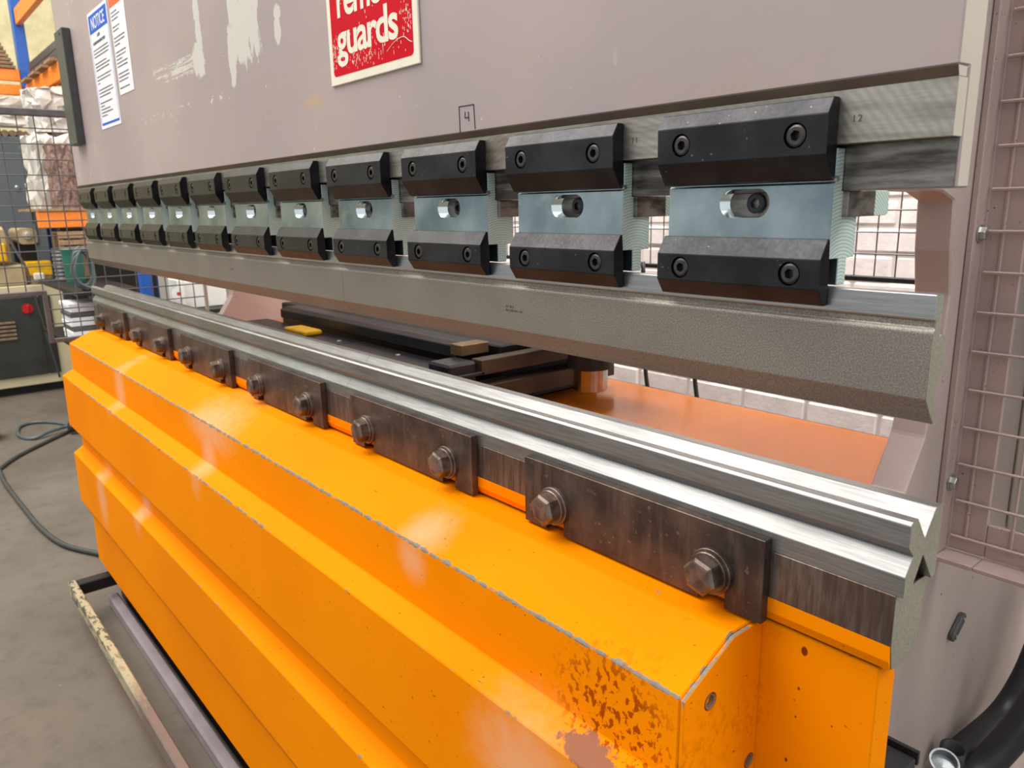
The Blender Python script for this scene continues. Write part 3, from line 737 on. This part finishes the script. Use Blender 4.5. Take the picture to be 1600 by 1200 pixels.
# ------------------------------------------------------------------ rear table and backgauge
tb = tag(mk('rear_table', box(-2.32, -0.185, 0.08, 0.65, H - 0.31, H - 0.28, bev=0.002), 'gloss_amber'), 'glossy amber plate behind the dies reaching to the brick wall', 'table plate')
bgz = H
k = empty('backgauge', (-1.5, 0.3, H - 0.28), 'black backgauge carriage with stop beam behind the dies', 'backgauge')
mk('gauge_beam', prism([(0.275, -0.188), (0.275, -0.166), (0.292, -0.160), (0.33, -0.160), (0.33, -0.188)], -1.72, -0.935, bev=0.0015), 'black_gauge_paint', k)
mk('stop_finger', box(-0.935, -0.900, 0.262, 0.325, -0.178, -0.158, rel=True, bev=0.001), 'rod_brass', k)
for x0, x1 in ((-1.285, -0.845), (-1.80, -1.292)):
    c = mk('cover_plate', box(x0, x1, 0.055, 0.272, -0.205, -0.198, rel=True, bev=0.0015), 'black_gauge_paint', k)
    for px_, py_ in ((x1 - 0.03, 0.235), (x0 + 0.2, 0.24)):
        mk('screw_head', lathe([(0.0045, 0.0005), (0.006, -0.001), (0.006, -0.003)], (px_, py_, H - 0.1955), (0, 0, 1), 12), 'zinc_bolt', c)
mk('front_apron', box(-1.80, -0.845, 0.050, 0.054, -0.275, -0.199, rel=True), 'black_gauge_paint', k)
mk('carriage_box', box(-1.85, -0.88, 0.335, 0.60, -0.278, -0.165, rel=True, bev=0.003), 'black_oily', k)
mk('finger_block', box(-0.92, -0.855, 0.20, 0.262, -0.27, -0.180, rel=True, bev=0.004), 'black_gauge_paint', k)
mk('guide_shaft', lathe([(0.012, -0.10), (0.012, 0.05)], (-0.90, 0.15, H - 0.232), (1, 0, 0), 20), 'rod_steel', k, True)
mk('side_bar', box(-0.875, -0.845, 0.265, 0.60, -0.205, -0.178, rel=True, bev=0.001), 'brown_edge', k)
mk('side_bar', box(-0.875, -0.835, 0.265, 0.60, -0.255, -0.222, rel=True, bev=0.001), 'brown_edge', k)
yp = box(-1.545, -1.435, 0.205, 0.252, -0.1978, -0.186, rel=True, bev=0.003)
tag(mk('sensor_block', yp, 'yellow_plastic', k), 'small yellow block')
sp_ = empty('spindle_bearing', (-0.757, 0.45, H - 0.246), 'black bearing block with a steel spindle hanging over the amber plate', 'spindle')
mk('spindle', lathe([(0.030, 0.0), (0.0315, 0.0015), (0.0315, 0.05)], (-0.757, 0.45, H - 0.246), (0, 0, 1), 32), 'rod_steel', sp_)
mk('collar', lathe([(0.040, 0.0), (0.042, 0.002), (0.042, 0.045)], (-0.757, 0.45, H - 0.204), (0, 0, 1), 32), 'black_matte', sp_)
mk('bracket', box(-0.85, -0.70, 0.41, 0.50, -0.175, -0.135, rel=True, bev=0.002), 'black_matte', sp_)
mk('cross_beam', box(-1.9, -0.70, 0.50, 0.58, -0.163, -0.06, rel=True, bev=0.003), 'black_oily', sp_)
for i, (xa, lab) in enumerate(((-1.19, 'dark cable loop hanging against the white brick wall'), (-1.02, 'short dark cable hanging beside the cable loop'))):
    z_ = H - 0.42
    pts = spline([(xa, 1.10, z_ + 0.35), (xa + 0.01, 1.10, z_ + 0.12), (xa + 0.03, 1.10, z_ - 0.02), (xa + 0.09, 1.1, z_ - 0.2), (xa + 0.12, 1.1, z_ - 0.68)], 8)
    tag(mk('hanging_cable', tube(pts, 0.006, 8), 'hose_black', None, True), lab, 'cable')

# ------------------------------------------------------------------ signs and post on the ram
RY = -0.0041
sg = empty('warning_sign', (-0.7035, RY, H + 0.2535), 'red and white plate about guards on the ram', 'sign')
mk('plate', box(-0.8140, -0.5930, RY - 0.003, RY, 0.2535, 0.50, rel=True, bev=0.0008), 'sign_white', sg)
def rrect(x0, x1, z0_, z1_, r, y0, y1, n=5):
    pr = []
    for cx, cz, a0 in ((x1 - r, z1_ - r, 0), (x0 + r, z1_ - r, 90), (x0 + r, z0_ + r, 180), (x1 - r, z0_ + r, 270)):
        for i in range(n + 1):
            a = math.radians(a0 + 90 * i / n); pr.append((cx + r * math.cos(a), cz + r * math.sin(a)))
    return add_prism(bmesh.new(), pr, y0, y1, True, 'y')
mk('red_field', rrect(-0.8035, -0.6045, 0.2645, 0.489, 0.006, RY - 0.0034, RY - 0.0029), 'red_print', sg)
FB = 0.0013
mk('lettering', text_bm('guards', 0.0590, (-0.7885, RY - 0.0034, H + 0.2895), XD, ZD, sx=1.07, depth=0.0003, bold=FB, spacing=0.92), 'sign_white', sg)
mk('lettering', text_bm('remove', 0.0590, (-0.7860, RY - 0.0034, H + 0.3370), XD, ZD, sx=0.98, depth=0.0003, bold=FB, spacing=0.92), 'sign_white', sg)
bm = bmesh.new()
pts = spline([(-0.663, RY - 0.0035, H + 0.2770), (-0.645, RY - 0.0035, H + 0.2850), (-0.625, RY - 0.0035, H + 0.2875), (-0.612, RY - 0.0035, H + 0.281), (-0.606, RY - 0.0035, H + 0.279)], 6)
mk('scratch', tube(pts, 0.0005, 6), 'sign_white', sg)
rnd = random.Random(3)
bm = bmesh.new()
for i in range(230):
    c_ = rnd.random()
    if c_ < 0.45: sx_, sz_ = rnd.gauss(-0.715, 0.035), rnd.gauss(0.277, 0.008)
    elif c_ < 0.7: sx_, sz_ = rnd.gauss(-0.795, 0.006), rnd.gauss(0.293, 0.01)
    elif c_ < 0.9: sx_, sz_ = rnd.gauss(-0.614, 0.006), rnd.gauss(0.308, 0.009)
    else: sx_, sz_ = rnd.uniform(-0.8, -0.61), rnd.uniform(0.268, 0.36)
    if not (-0.802 < sx_ < -0.606 and 0.266 < sz_ < 0.48): continue
    l_ = rnd.uniform(0.0008, 0.0045); w_ = rnd.uniform(0.0002, 0.0006)
    add_box(bm, sx_ - w_, sx_ + w_, RY - 0.00355, RY - 0.0033, sz_, sz_ + l_, rel=True)
tag(mk('paint_scuffs', bm, 'sign_white', sg), kind='stuff')
def lines(bm, x0, x1, z0_, dz, rows, h, y):
    for r, wdt in enumerate(rows):
        x = x0; xe = x0 + (x1 - x0) * wdt; zt = z0_ - r * dz
        if wdt <= 0: continue
        while x < xe:
            l_ = min(random.uniform(0.006, 0.018), xe - x)
            if l_ > 0.002: add_box(bm, x, x + l_, y - 0.0002, y, zt - h, zt, rel=True)
            x += l_ + 0.0028
nt = empty('notice_sheet', (-2.01, RY, H + 0.3025), 'tall white notice with blue header stuck on the ram', 'notice')
mk('sheet', box(-2.1060, -1.9130, RY - 0.0008, RY, 0.3025, 0.5825, rel=True), 'paper_white', nt)
mk('blue_header', box(-2.0980, -1.9210, RY - 0.0011, RY - 0.0007, 0.5320, 0.5750, rel=True), 'blue_print', nt)
mk('blue_border', box(-2.0960, -1.9230, RY - 0.0011, RY - 0.0007, 0.3110, 0.3165, rel=True), 'blue_print', nt)
mk('blue_border', box(-1.9215, -1.9195, RY - 0.0011, RY - 0.0007, 0.3170, 0.5320, rel=True), 'blue_print', nt)
mk('blue_border', box(-2.0985, -2.0965, RY - 0.0011, RY - 0.0007, 0.3170, 0.5320, rel=True), 'blue_print', nt)
mk('lettering', text_bm('NOTICE', 0.040, (-2.076, RY - 0.0012, H + 0.5395), XD, ZD, sx=0.93, depth=0.0003, bold=0.0003, spacing=0.97), 'paper_white', nt)
mk('heading', text_bm('LASER', 0.0105, (-2.032, RY - 0.0009, H + 0.5185), XD, ZD, depth=0.0003, bold=0.0003), 'print_ink', nt)
mk('heading', text_bm('CALIBRATION INSTRUCTIONS', 0.0092, (-2.080, RY - 0.0009, H + 0.5040), XD, ZD, depth=0.0003, sx=0.95, bold=0.0003), 'print_ink', nt)
bm = bmesh.new(); lines(bm, -2.085, -1.935, 0.493, 0.0079, [0.95, 1, 0.95, 0, 0.75, 0.95, 0.9, 0, 0.95, 0.88, 0.15, 0, 0.9, 0.95, 0.75, 0, 0.8, 0.25, 0.6, 0.75, 0.35], 0.0032, RY - 0.0008)
mk('printed_text', bm, 'print_ink', nt)
n2 = empty('notice_sheet', (-1.83, RY, H + 0.364), 'narrow white instruction sheet with orange header beside the blue notice', 'notice')
mk('sheet', box(-1.8900, -1.7680, RY - 0.0008, RY, 0.3640, 0.600, rel=True), 'paper_white', n2)
mk('orange_header', box(-1.8895, -1.7685, RY - 0.0011, RY - 0.0007, 0.5560, 0.600, rel=True), 'orange_print', n2)
bm = bmesh.new(); lines(bm, -1.882, -1.785, 0.5455, 0.0079, [0.5, 0.7, 0.55, 0, 0.6, 0.5, 0, 0.95, 0.9, 0.45, 0, 0.9, 0.85, 0.5, 0.95, 0.9, 0, 0.9, 0.95, 0.8, 0, 0.85], 0.0030, RY - 0.0008)
mk('printed_text', bm, 'print_ink', n2)
post = empty('light_curtain_post', (-2.36, -0.014, H + 0.281), 'dark grey upright sensor bar at the left end of the ram', 'sensor bar')
mk('housing', box(-2.412, -2.313, -0.026, -0.0042, 0.281, 0.588, rel=True, bev=0.002), 'dark_grey_paint', post)
mk('fixing_screw', lathe([(0.004, -0.0006), (0.004, 0.001)], (-2.345, -0.0262, H + 0.575), (0, 1, 0), 14), 'black_matte', post)

# ------------------------------------------------------------------ fittings at the lower right
lug = empty('oval_lug', (-0.134, 0.543, H - 0.508), 'small dark oval lug plate on the right side frame', 'lug')
bm = prism([(0.523, -0.5060), (0.527, -0.5130), (0.536, -0.5130), (0.563, -0.4940), (0.567, -0.4870), (0.562, -0.4810), (0.553, -0.4820), (0.526, -0.5000)], -0.1395, -0.132, bev=0.0015)
mk('plate', bm, 'dark_grey_paint', lug)
for y_, z_ in ((0.5335, -0.5055), (0.557, -0.4885)):
    mk('pin', lathe([(0.0022, 0.0), (0.0022, 0.0015)], (-0.1322, y_, H + z_), (1, 0, 0), 12), 'zinc_bolt', lug)
jb = empty('junction_box', (-0.09, 0.13, H - 0.66), 'black painted steel box low beside the bed end', 'box')
bm = prism([(0.085, -0.66), (0.085, -0.462), (0.095, -0.452), (0.175, -0.452), (0.175, -0.66)], -0.135, -0.040, True, 'x', 0.0015); mk('case', bm, 'black_gauge_paint', jb)
mk('lid_seal', box(-0.136, -0.039, 0.1755, 0.180, -0.460, -0.446, rel=True), 'black_matte', jb)
hp1 = spline([(-0.078, 0.775, H - 0.52), (-0.085, 0.754, H - 0.592), (-0.092, 0.727, H - 0.647), (-0.103, 0.680, H - 0.690), (-0.118, 0.572, H - 0.705), (-0.118, 0.52, H - 0.712)], 40)
h1 = tag(mk('hose', tube(hp1, 0.020, 16, ribs=0.03), 'hose_black', None, True), 'upper ribbed black conduit hose beside the side frame', 'hose')
hp2 = spline([(-0.035, 0.635, H - 0.52), (-0.045, 0.615, H - 0.589), (-0.055, 0.599, H - 0.630), (-0.075, 0.575, H - 0.681), (-0.09, 0.548, H - 0.710), (-0.10, 0.49, H - 0.735), (-0.10, 0.40, H - 0.76)], 16)
tag(mk('hose', tube(hp2, 0.021, 16), 'hose_black', None, True), 'lower smooth black hose running beside the ribbed conduit', 'hose')
cn = empty('hose_connector', (-0.10, 0.46, H - 0.74), 'black pipe connector with a steel ring below the hoses', 'connector')
mk('steel_ring', lathe([(0.0175, -0.05), (0.0175, 0.0), (0.0150, 0.0), (0.0145, -0.012), (0.0, -0.013)], (-0.085, 0.400, H - 0.606), (0.25, -0.35, 0.85), 28), 'galvanised', cn)
mk('black_cap', lathe([(0.021, -0.05), (0.021, -0.014), (0.0165, -0.010), (0.0165, 0.012), (0.0135, 0.012), (0.0135, -0.006), (0.0, -0.006)], (-0.112, 0.512, H - 0.672), (0.1, -0.1, 1), 28), 'black_matte', cn, True)

# ------------------------------------------------------------------ floor cables
def cable(name, pts, r, label, mat='cable_grey'): return tag(mk(name, tube(spline(pts, 10), r, 8), mat, None, True), label, 'cable')
cable('floor_cable', [(-4.10, -0.20, 0.011), (-3.85, -0.205, 0.011), (-3.43, -0.19, 0.011), (-3.15, -0.175, 0.011), (-2.92, -0.139, 0.011), (-2.75, -0.061, 0.011), (-2.6, 0.03, 0.011)], 0.0095, 'dark cable curving over the floor to the bed end')
cable('floor_cable', [(-4.10, -0.215, 0.011), (-4.30, -0.10, 0.011), (-4.5, 0.07, 0.011), (-4.63, 0.19, 0.011), (-4.8, 0.30, 0.011), (-5.0, 0.40, 0.02)], 0.009, 'grey cable crossing the floor to the loop')
cable('cable_loop', [(-4.72, 0.26, 0.010), (-4.92, 0.17, 0.010), (-5.00, 0.08, 0.010), (-4.95, 0.0, 0.010), (-4.74, -0.03, 0.010), (-4.62, 0.02, 0.010), (-4.66, 0.12, 0.025), (-4.72, 0.27, 0.028)], 0.010, 'loose loop of grey cable lying on the floor', 'hose_grey')
tag(mk('caster_wheel', lathe([(0.0, -0.02), (0.065, -0.02), (0.07, -0.012), (0.07, 0.012), (0.065, 0.02), (0.0, 0.02)], (-4.8, -0.135, 0.07), (0.2, 1, 0), 24), 'hose_black'), 'dark rubber wheel on the floor at the left edge', 'wheel')
tag(mk('cable_plug', lathe([(0.012, 0), (0.03, 0.006), (0.03, 0.05), (0.012, 0.06)], (-4.6, 0.19, 0.04), (0, 1, 0), 16), 'hose_black'), 'small black plug on the floor beside the amber bed', 'plug')

# ------------------------------------------------------------------ lathe cabinet with its machine
cb = empty('base_cabinet', (-6.1, 0.1, 0.0), 'cream and black machine base cabinet with red rotary switch', 'cabinet')
mk('body', box(-6.5, -5.92, -0.6, 0.49, 0.06, 0.745, bev=0.004), 'cream_cabinet', cb)
mk('plinth', box(-6.45, -5.98, -0.55, 0.44, 0.0, 0.06), 'black_matte', cb)
pn = mk('front_panel', box(-5.919, -5.90, -0.55, 0.33, 0.13, 0.675, bev=0.004), 'dark_panel', cb)
mk('side_recess', box(-5.919, -5.905, 0.335, 0.405, 0.13, 0.675), 'dark_panel', cb)
mk('switch_plate', lathe([(0.034, 0), (0.034, 0.006)], (-5.899, 0.262, 0.592), (1, 0, 0), 24), 'red_switch', pn)
mk('switch_knob', box(-5.893, -5.872, 0.254, 0.270, 0.566, 0.618, bev=0.003), 'red_switch', pn)
for i in range(5): mk('vent_slat', box(-5.899, -5.890, -0.05, 0.178, 0.392 + 0.027 * i, 0.408 + 0.027 * i, bev=0.002), 'brown_card', pn)
lt = empty('bench_lathe', (-6.2, 0.2, 0.746), 'old beige lathe headstock with yellow guards on the cabinet', 'lathe')
mk('bed_casting', box(-6.4, -5.98, -0.5, 0.30, 0.746, 0.885, bev=0.01), 'beige_machine', lt)
mk('headstock', box(-6.4, -6.0, -0.4, 0.235, 0.886, 1.14, bev=0.02), 'beige_machine', lt)
bm = rrect(0.286, 0.402, 1.02 - H, 1.125 - H, 0.03, 0, 1)
for v in bm.verts: v.co = Vector((-6.4 + 0.4 * v.co.y, v.co.x, v.co.z))
gh = mk('gear_housing', bm, 'beige_machine', lt)
mk('dial', lathe([(0.030, 0), (0.030, 0.012), (0.020, 0.014), (0.012, 0.02)], (-5.999, 0.345, 1.082), (1, 0, 0), 28), 'cream_edge', gh)
mk('housing_column', box(-6.4, -6.1, 0.30, 0.40, 0.886, 1.02), 'black_oily', lt)
mk('guard_cover', box(-5.999, -5.95, 0.10, 0.204, 0.911, 1.033, bev=0.008), 'yellow_plastic', lt)
mk('guard_cover', box(-6.1, -5.96, 0.304, 0.456, 0.806, 0.902, bev=0.006), 'yellow_plastic', lt)
mk('tool_post', box(-6.1, -6.0, 0.31, 0.45, 0.746, 0.805, bev=0.004), 'beige_machine', lt)
tag(mk('socket_outlet', box(-5.958, -5.925, 0.334, 0.398, 0.777, 0.825, bev=0.008), 'white_plastic', lt), 'small white fitting with dark holes')
cable('power_cord', [(-5.86, 0.13, 1.42), (-5.86, 0.165, 1.25), (-5.86, 0.24, 1.0), (-5.86, 0.29, 0.86), (-5.88, 0.30, 0.76)], 0.008, 'pale grey cord hanging down in front of the lathe', 'steel_grey')
cable('thin_cord', [(-5.87, 0.31, 0.70), (-5.87, 0.335, 0.5), (-5.87, 0.36, 0.3), (-5.87, 0.385, 0.1)], 0.007, 'thin dark cord hanging down the black cabinet front', 'dark_grey_paint')

gc = empty('grey_cabinet', (-6.8, 0.3, 0.0), 'tall grey steel locker cabinet behind the lathe', 'cabinet')
mk('body', box(-7.1, -6.62, -0.35, 0.568, 0.0, 1.775, bev=0.006), 'grey_cabinet_paint', gc)
dr = mk('door', box(-6.619, -6.600, -0.3, 0.50, 1.0, 1.66, bev=0.008), 'grey_cabinet_paint', gc)
mk('knob', lathe([(0.018, 0), (0.018, 0.012), (0.010, 0.018)], (-6.599, 0.415, 1.41), (1, 0, 0), 18), 'galvanised', dr)
mk('handle_slot', box(-6.599, -6.594, 0.475, 0.490, 1.16, 1.29), 'black_matte', dr)
for i in range(6):
    y_ = 0.305 + 0.0475 * i
    o = mk('cardboard_roll', lathe([(0.012, -0.02), (0.023, -0.02), (0.023, 0.45), (0.012, 0.45)], (-7.09, y_, 1.7985), (1, 0, 0), 14), 'brown_card', None)
    tag(o, '%s brown cardboard roll from the rack upright on top of the grey locker' % ORD[5 - i] if i < 5 else 'brown cardboard roll nearest the blue upright on top of the grey locker', 'roll', 'cardboard rolls on the locker')

# ------------------------------------------------------------------ pallet rack
rk = empty('pallet_rack', (-5.6, 0.7, 0.0), 'blue and orange steel pallet rack at the far left', 'rack')
mk('upright', box(-6.90, -6.80, 0.585, 0.655, 0.0, 3.2, bev=0.004), 'rack_blue', rk)
mk('upright', box(-6.90, -6.80, 1.30, 1.37, 0.0, 3.2, bev=0.004), 'rack_blue', rk)
mk('upright', box(-4.15, -4.08, 0.545, 0.5985, 0.0, 3.2, bev=0.004), 'rack_blue', rk)
for z_ in (2.05, 2.58): 
    mk('beam', prism([(0.60, z_), (0.60, z_ + 0.11), (0.64, z_ + 0.11), (0.64, z_)], -6.795, -4.15, False, 'x', 0.004), 'rack_orange', rk)
    mk('beam', prism([(1.30, z_), (1.30, z_ + 0.11), (1.34, z_ + 0.11), (1.34, z_)], -6.80, -4.15, False, 'x', 0.004), 'rack_orange', rk)
mk('cross_beam', box(-6.86, -6.82, -0.4, 0.583, 2.19, 2.275, bev=0.004), 'rack_orange', rk)
mk('cross_beam', box(-6.86, -6.82, -0.4, 0.583, 2.09, 2.165, bev=0.004), 'rack_orange', rk)
mk('low_beam', box(-5.26, -5.2, 0.30, 0.9, 1.135, 1.232, bev=0.004), 'rack_orange', rk)
for i in range(6): mk('deck_board', box(-5.19 - 0.12 * (i + 1) + 0.01, -5.19 - 0.12 * i, 0.30, 1.25, 1.233, 1.25, bev=0.002), 'wood', rk)
for i in range(4): mk('deck_board', box(-6.7 + 0.3 * i, -6.5 + 0.3 * i, 0.56, 1.34, 2.161, 2.18, bev=0.002), 'wood', rk)
for i in range(7):
    y_ = 0.60 + 0.034 * (i % 4); z_ = 2.182 + 0.05 * (i // 4)
    bm = prism([(y_, z_), (y_, z_ + 0.046), (y_ + 0.030, z_ + 0.046), (y_ + 0.030, z_ + 0.040), (y_ + 0.006, z_ + 0.040), (y_ + 0.006, z_)], -6.55, -4.6, False)
    tag(mk('steel_section', bm, 'steel_dark'), '%s grey steel angle length in the %s layer on the rack' % (['front', 'second', 'third', 'fourth'][i % 4], ['lower', 'upper'][i // 4]), 'steel length', 'steel lengths on the rack')
TOP = ['topmost', 'second from top', 'third from top', 'fourth from top', 'fifth from top', 'sixth from top', 'seventh from top', 'eighth from top', 'lowest']
for i in range(7):
    bm = box(-6.875, -6.805, -0.3, 0.56 - 0.012 * i, 2.2765 + 0.0255 * i, 2.2765 + 0.0255 * i + 0.021, bev=0.003)
    tag(mk('flat_strip', bm, 'brown_card'), '%s brown flat strip in the stack on the orange cross beam' % TOP[6 - i], 'strip', 'flat strips on the rack beam')
def lumpy(x0, x1, y0, y1, z0_, z1_, amp, seed, n=7):
    rr = random.Random(seed); bm = box(x0, x1, y0, y1, z0_, z1_)
    bmesh.ops.subdivide_edges(bm, edges=bm.edges[:], cuts=n, use_grid_fill=True)
    for v in bm.verts:
        if v.co.z > z0_ + 1e-4:
            v.co += Vector((rr.uniform(-amp, amp), rr.uniform(-amp, amp), rr.uniform(-amp, amp) if v.co.z < z1_ - 1e-4 else rr.uniform(-2 * amp, 0)))
    return bm
tag(mk('wrapped_load', lumpy(-5.85, -5.48, 0.37, 0.60, 1.251, 1.72, 0.02, 1), 'wrap_film'), 'load wrapped in crumpled clear film on the rack deck', 'wrapped load')
tag(mk('wrapped_bag', lumpy(-5.80, -5.52, 0.42, 0.62, 1.722, 2.00, 0.03, 2), 'wrap_film'), 'crumpled pale plastic bag on top of the wrapped load', 'bag')
tag(mk('netted_bale', lumpy(-5.44, -5.22, 0.42, 0.56, 1.251, 1.64, 0.012, 3), 'bale_net'), 'brown bale in netting at the rack front', 'bale')
tag(mk('pale_bundle', lumpy(-6.80, -6.62, 0.0, 0.52, 1.85, 2.06, 0.02, 5), 'wrap_film'), 'pale wrapped bundle above the cardboard rolls', 'bundle')

# ------------------------------------------------------------------ bench and clutter seen through the left guard
bn = empty('work_bench', (-4.8, 0.5, 0.0), 'dark steel workbench with lower shelf behind the left guard', 'bench')
mk('bench_top', box(-5.4, -4.3, 0.28, 0.585, 0.795, 0.82, bev=0.003), 'black_oily', bn)
mk('shelf', box(-5.35, -4.4, 0.26, 0.58, 0.50, 0.52, bev=0.003), 'black_oily', bn)
for x_ in (-5.36, -4.36):
    for y_ in (0.42, 0.56): mk('leg', box(x_ - 0.02, x_ + 0.02, y_ - 0.02, y_ + 0.02, 0.0, 0.795), 'steel_grey', bn)
bm = lathe([(0.050, 0.0), (0.056, 0.16), (0.060, 0.19), (0.064, 0.195), (0.058, 0.20), (0.0, 0.19)], (-4.95, 0.405, 0.821), (0, 0, 1), 24); tag(mk('plastic_bin', bm, 'green_plastic'), 'green plastic bin with pale rim on the workbench', 'bin')
bm = bmesh.new(); pr_ = []
for i in range(9): pr_ += [(0.040, i * 0.023), (0.044, i * 0.023 + 0.012)]
tag(mk('ribbed_drum', lathe(pr_, (-5.15, 0.375, 0.821), (0, 0, 1), 24), 'steel_grey'), 'grey ribbed drum beside the green bin', 'drum')
cr = empty('wooden_crate', (-5.3, 0.475, 0.821), 'small slatted wooden crate under the black roll', 'crate')
for x_ in (-5.36, -5.20):
    for y_ in (0.40, 0.55): mk('corner_block', box(x_ - 0.012, x_ + 0.012, y_ - 0.012, y_ + 0.012, 0.821, 1.10), 'wood', cr)
for i in range(3): mk('slat', box(-5.187, -5.175, 0.385, 0.565, 0.99 + 0.04 * i, 1.02 + 0.04 * i, bev=0.002), 'wood', cr)
mk('lid', box(-5.375, -5.185, 0.388, 0.562, 1.1005, 1.112), 'wood', cr)
tag(mk('black_roll', lathe([(0.010, -0.06), (0.0085 + 0.01, -0.06), (0.0185, 0.07), (0.010, 0.07)], (-5.24, 0.47, 1.132), (0, 1, 0), 18), 'hose_black'), 'black rolled tube lying on the wooden crate', 'roll')
pts = []
for q in range(60):
    a = 2 * math.pi * q / 12; rr = 1 + 0.12 * math.sin(q * 1.7)
    pts.append((-4.40 + 0.0018 * q, 0.335 + 0.045 * rr * math.sin(a), 0.935 + 0.100 * rr * math.cos(a)))
tag(mk('hose_coil', tube(spline(pts, 3), 0.007, 8), 'hose_grey', None, True), 'tangled coil of grey hose at the bench end', 'hose coil')
for i in range(9):
    z_ = 0.5205 + 0.0255 * i; d = 0.012 * math.sin(i * 3.1)
    tag(mk('paper_stack', box(-4.7, -4.45, 0.262 + d, 0.405 + d, z_, z_ + 0.022, bev=0.002), 'paper_white' if i % 3 else 'steel_grey'), '%s pale flat pack in the stack on the lower bench shelf' % ['lowest', 'eighth from top', 'seventh from top', 'sixth from top', 'fifth from top', 'fourth from top', 'third from top', 'second from top', 'topmost'][i], 'pack', 'flat packs under the bench')
tr = empty('trolley', (-4.2, 0.85, 0.0), 'dark steel trolley carrying white boxes behind the dies', 'trolley')
mk('tray', box(-4.5, -3.9, 0.70, 1.12, 0.69, 0.712, bev=0.003), 'black_oily', tr)
for x_ in (-4.46, -3.94):
    for y_ in (0.74, 1.08): mk('leg', box(x_ - 0.015, x_ + 0.015, y_ - 0.015, y_ + 0.015, 0, 0.69), 'black_oily', tr)
tag(mk('white_box', box(-4.3, -4.02, 0.735, 0.955, 0.713, 0.858, bev=0.004), 'white_plastic'), 'white carton on the trolley between punch and die', 'box')
tag(mk('white_tube', lathe([(0.018, 0), (0.018, 0.15), (0.012, 0.16)], (-4.0, 0.712, 0.713), (0, 0, 1), 16), 'white_plastic'), 'white tube standing beside the carton', 'tube')
tag(mk('white_bottle', lathe([(0.022, 0), (0.024, 0.01), (0.022, 0.06), (0.018, 0.085), (0.008, 0.1), (0.008, 0.115)], (-4.0, 0.99, 0.713), (0, 0, 1), 16), 'white_plastic'), 'white bottle at the right end of the trolley', 'bottle')
sn = empty('round_label', (-3.98, 0.66, 0.752), 'small white oval tag with red print by the blue upright', 'tag')
bm = bmesh.new(); add_lathe(bm, [(0.034, 0), (0.034, 0.004)], (-3.981, 0.690, 0.80), (1, 0, 0), 24); mk('disc', bm, 'white_plastic', sn)
mk('print', lathe([(0.009, 0), (0.009, 0.001)], (-3.9765, 0.690, 0.80), (1, 0, 0), 16), 'red_switch', sn)
tag(mk('dark_backboard', box(-6.60, -6.56, 0.62, 1.29, 0.0, 2.04), 'black_oily'), 'dark board closing the back of the rack bay', 'board')
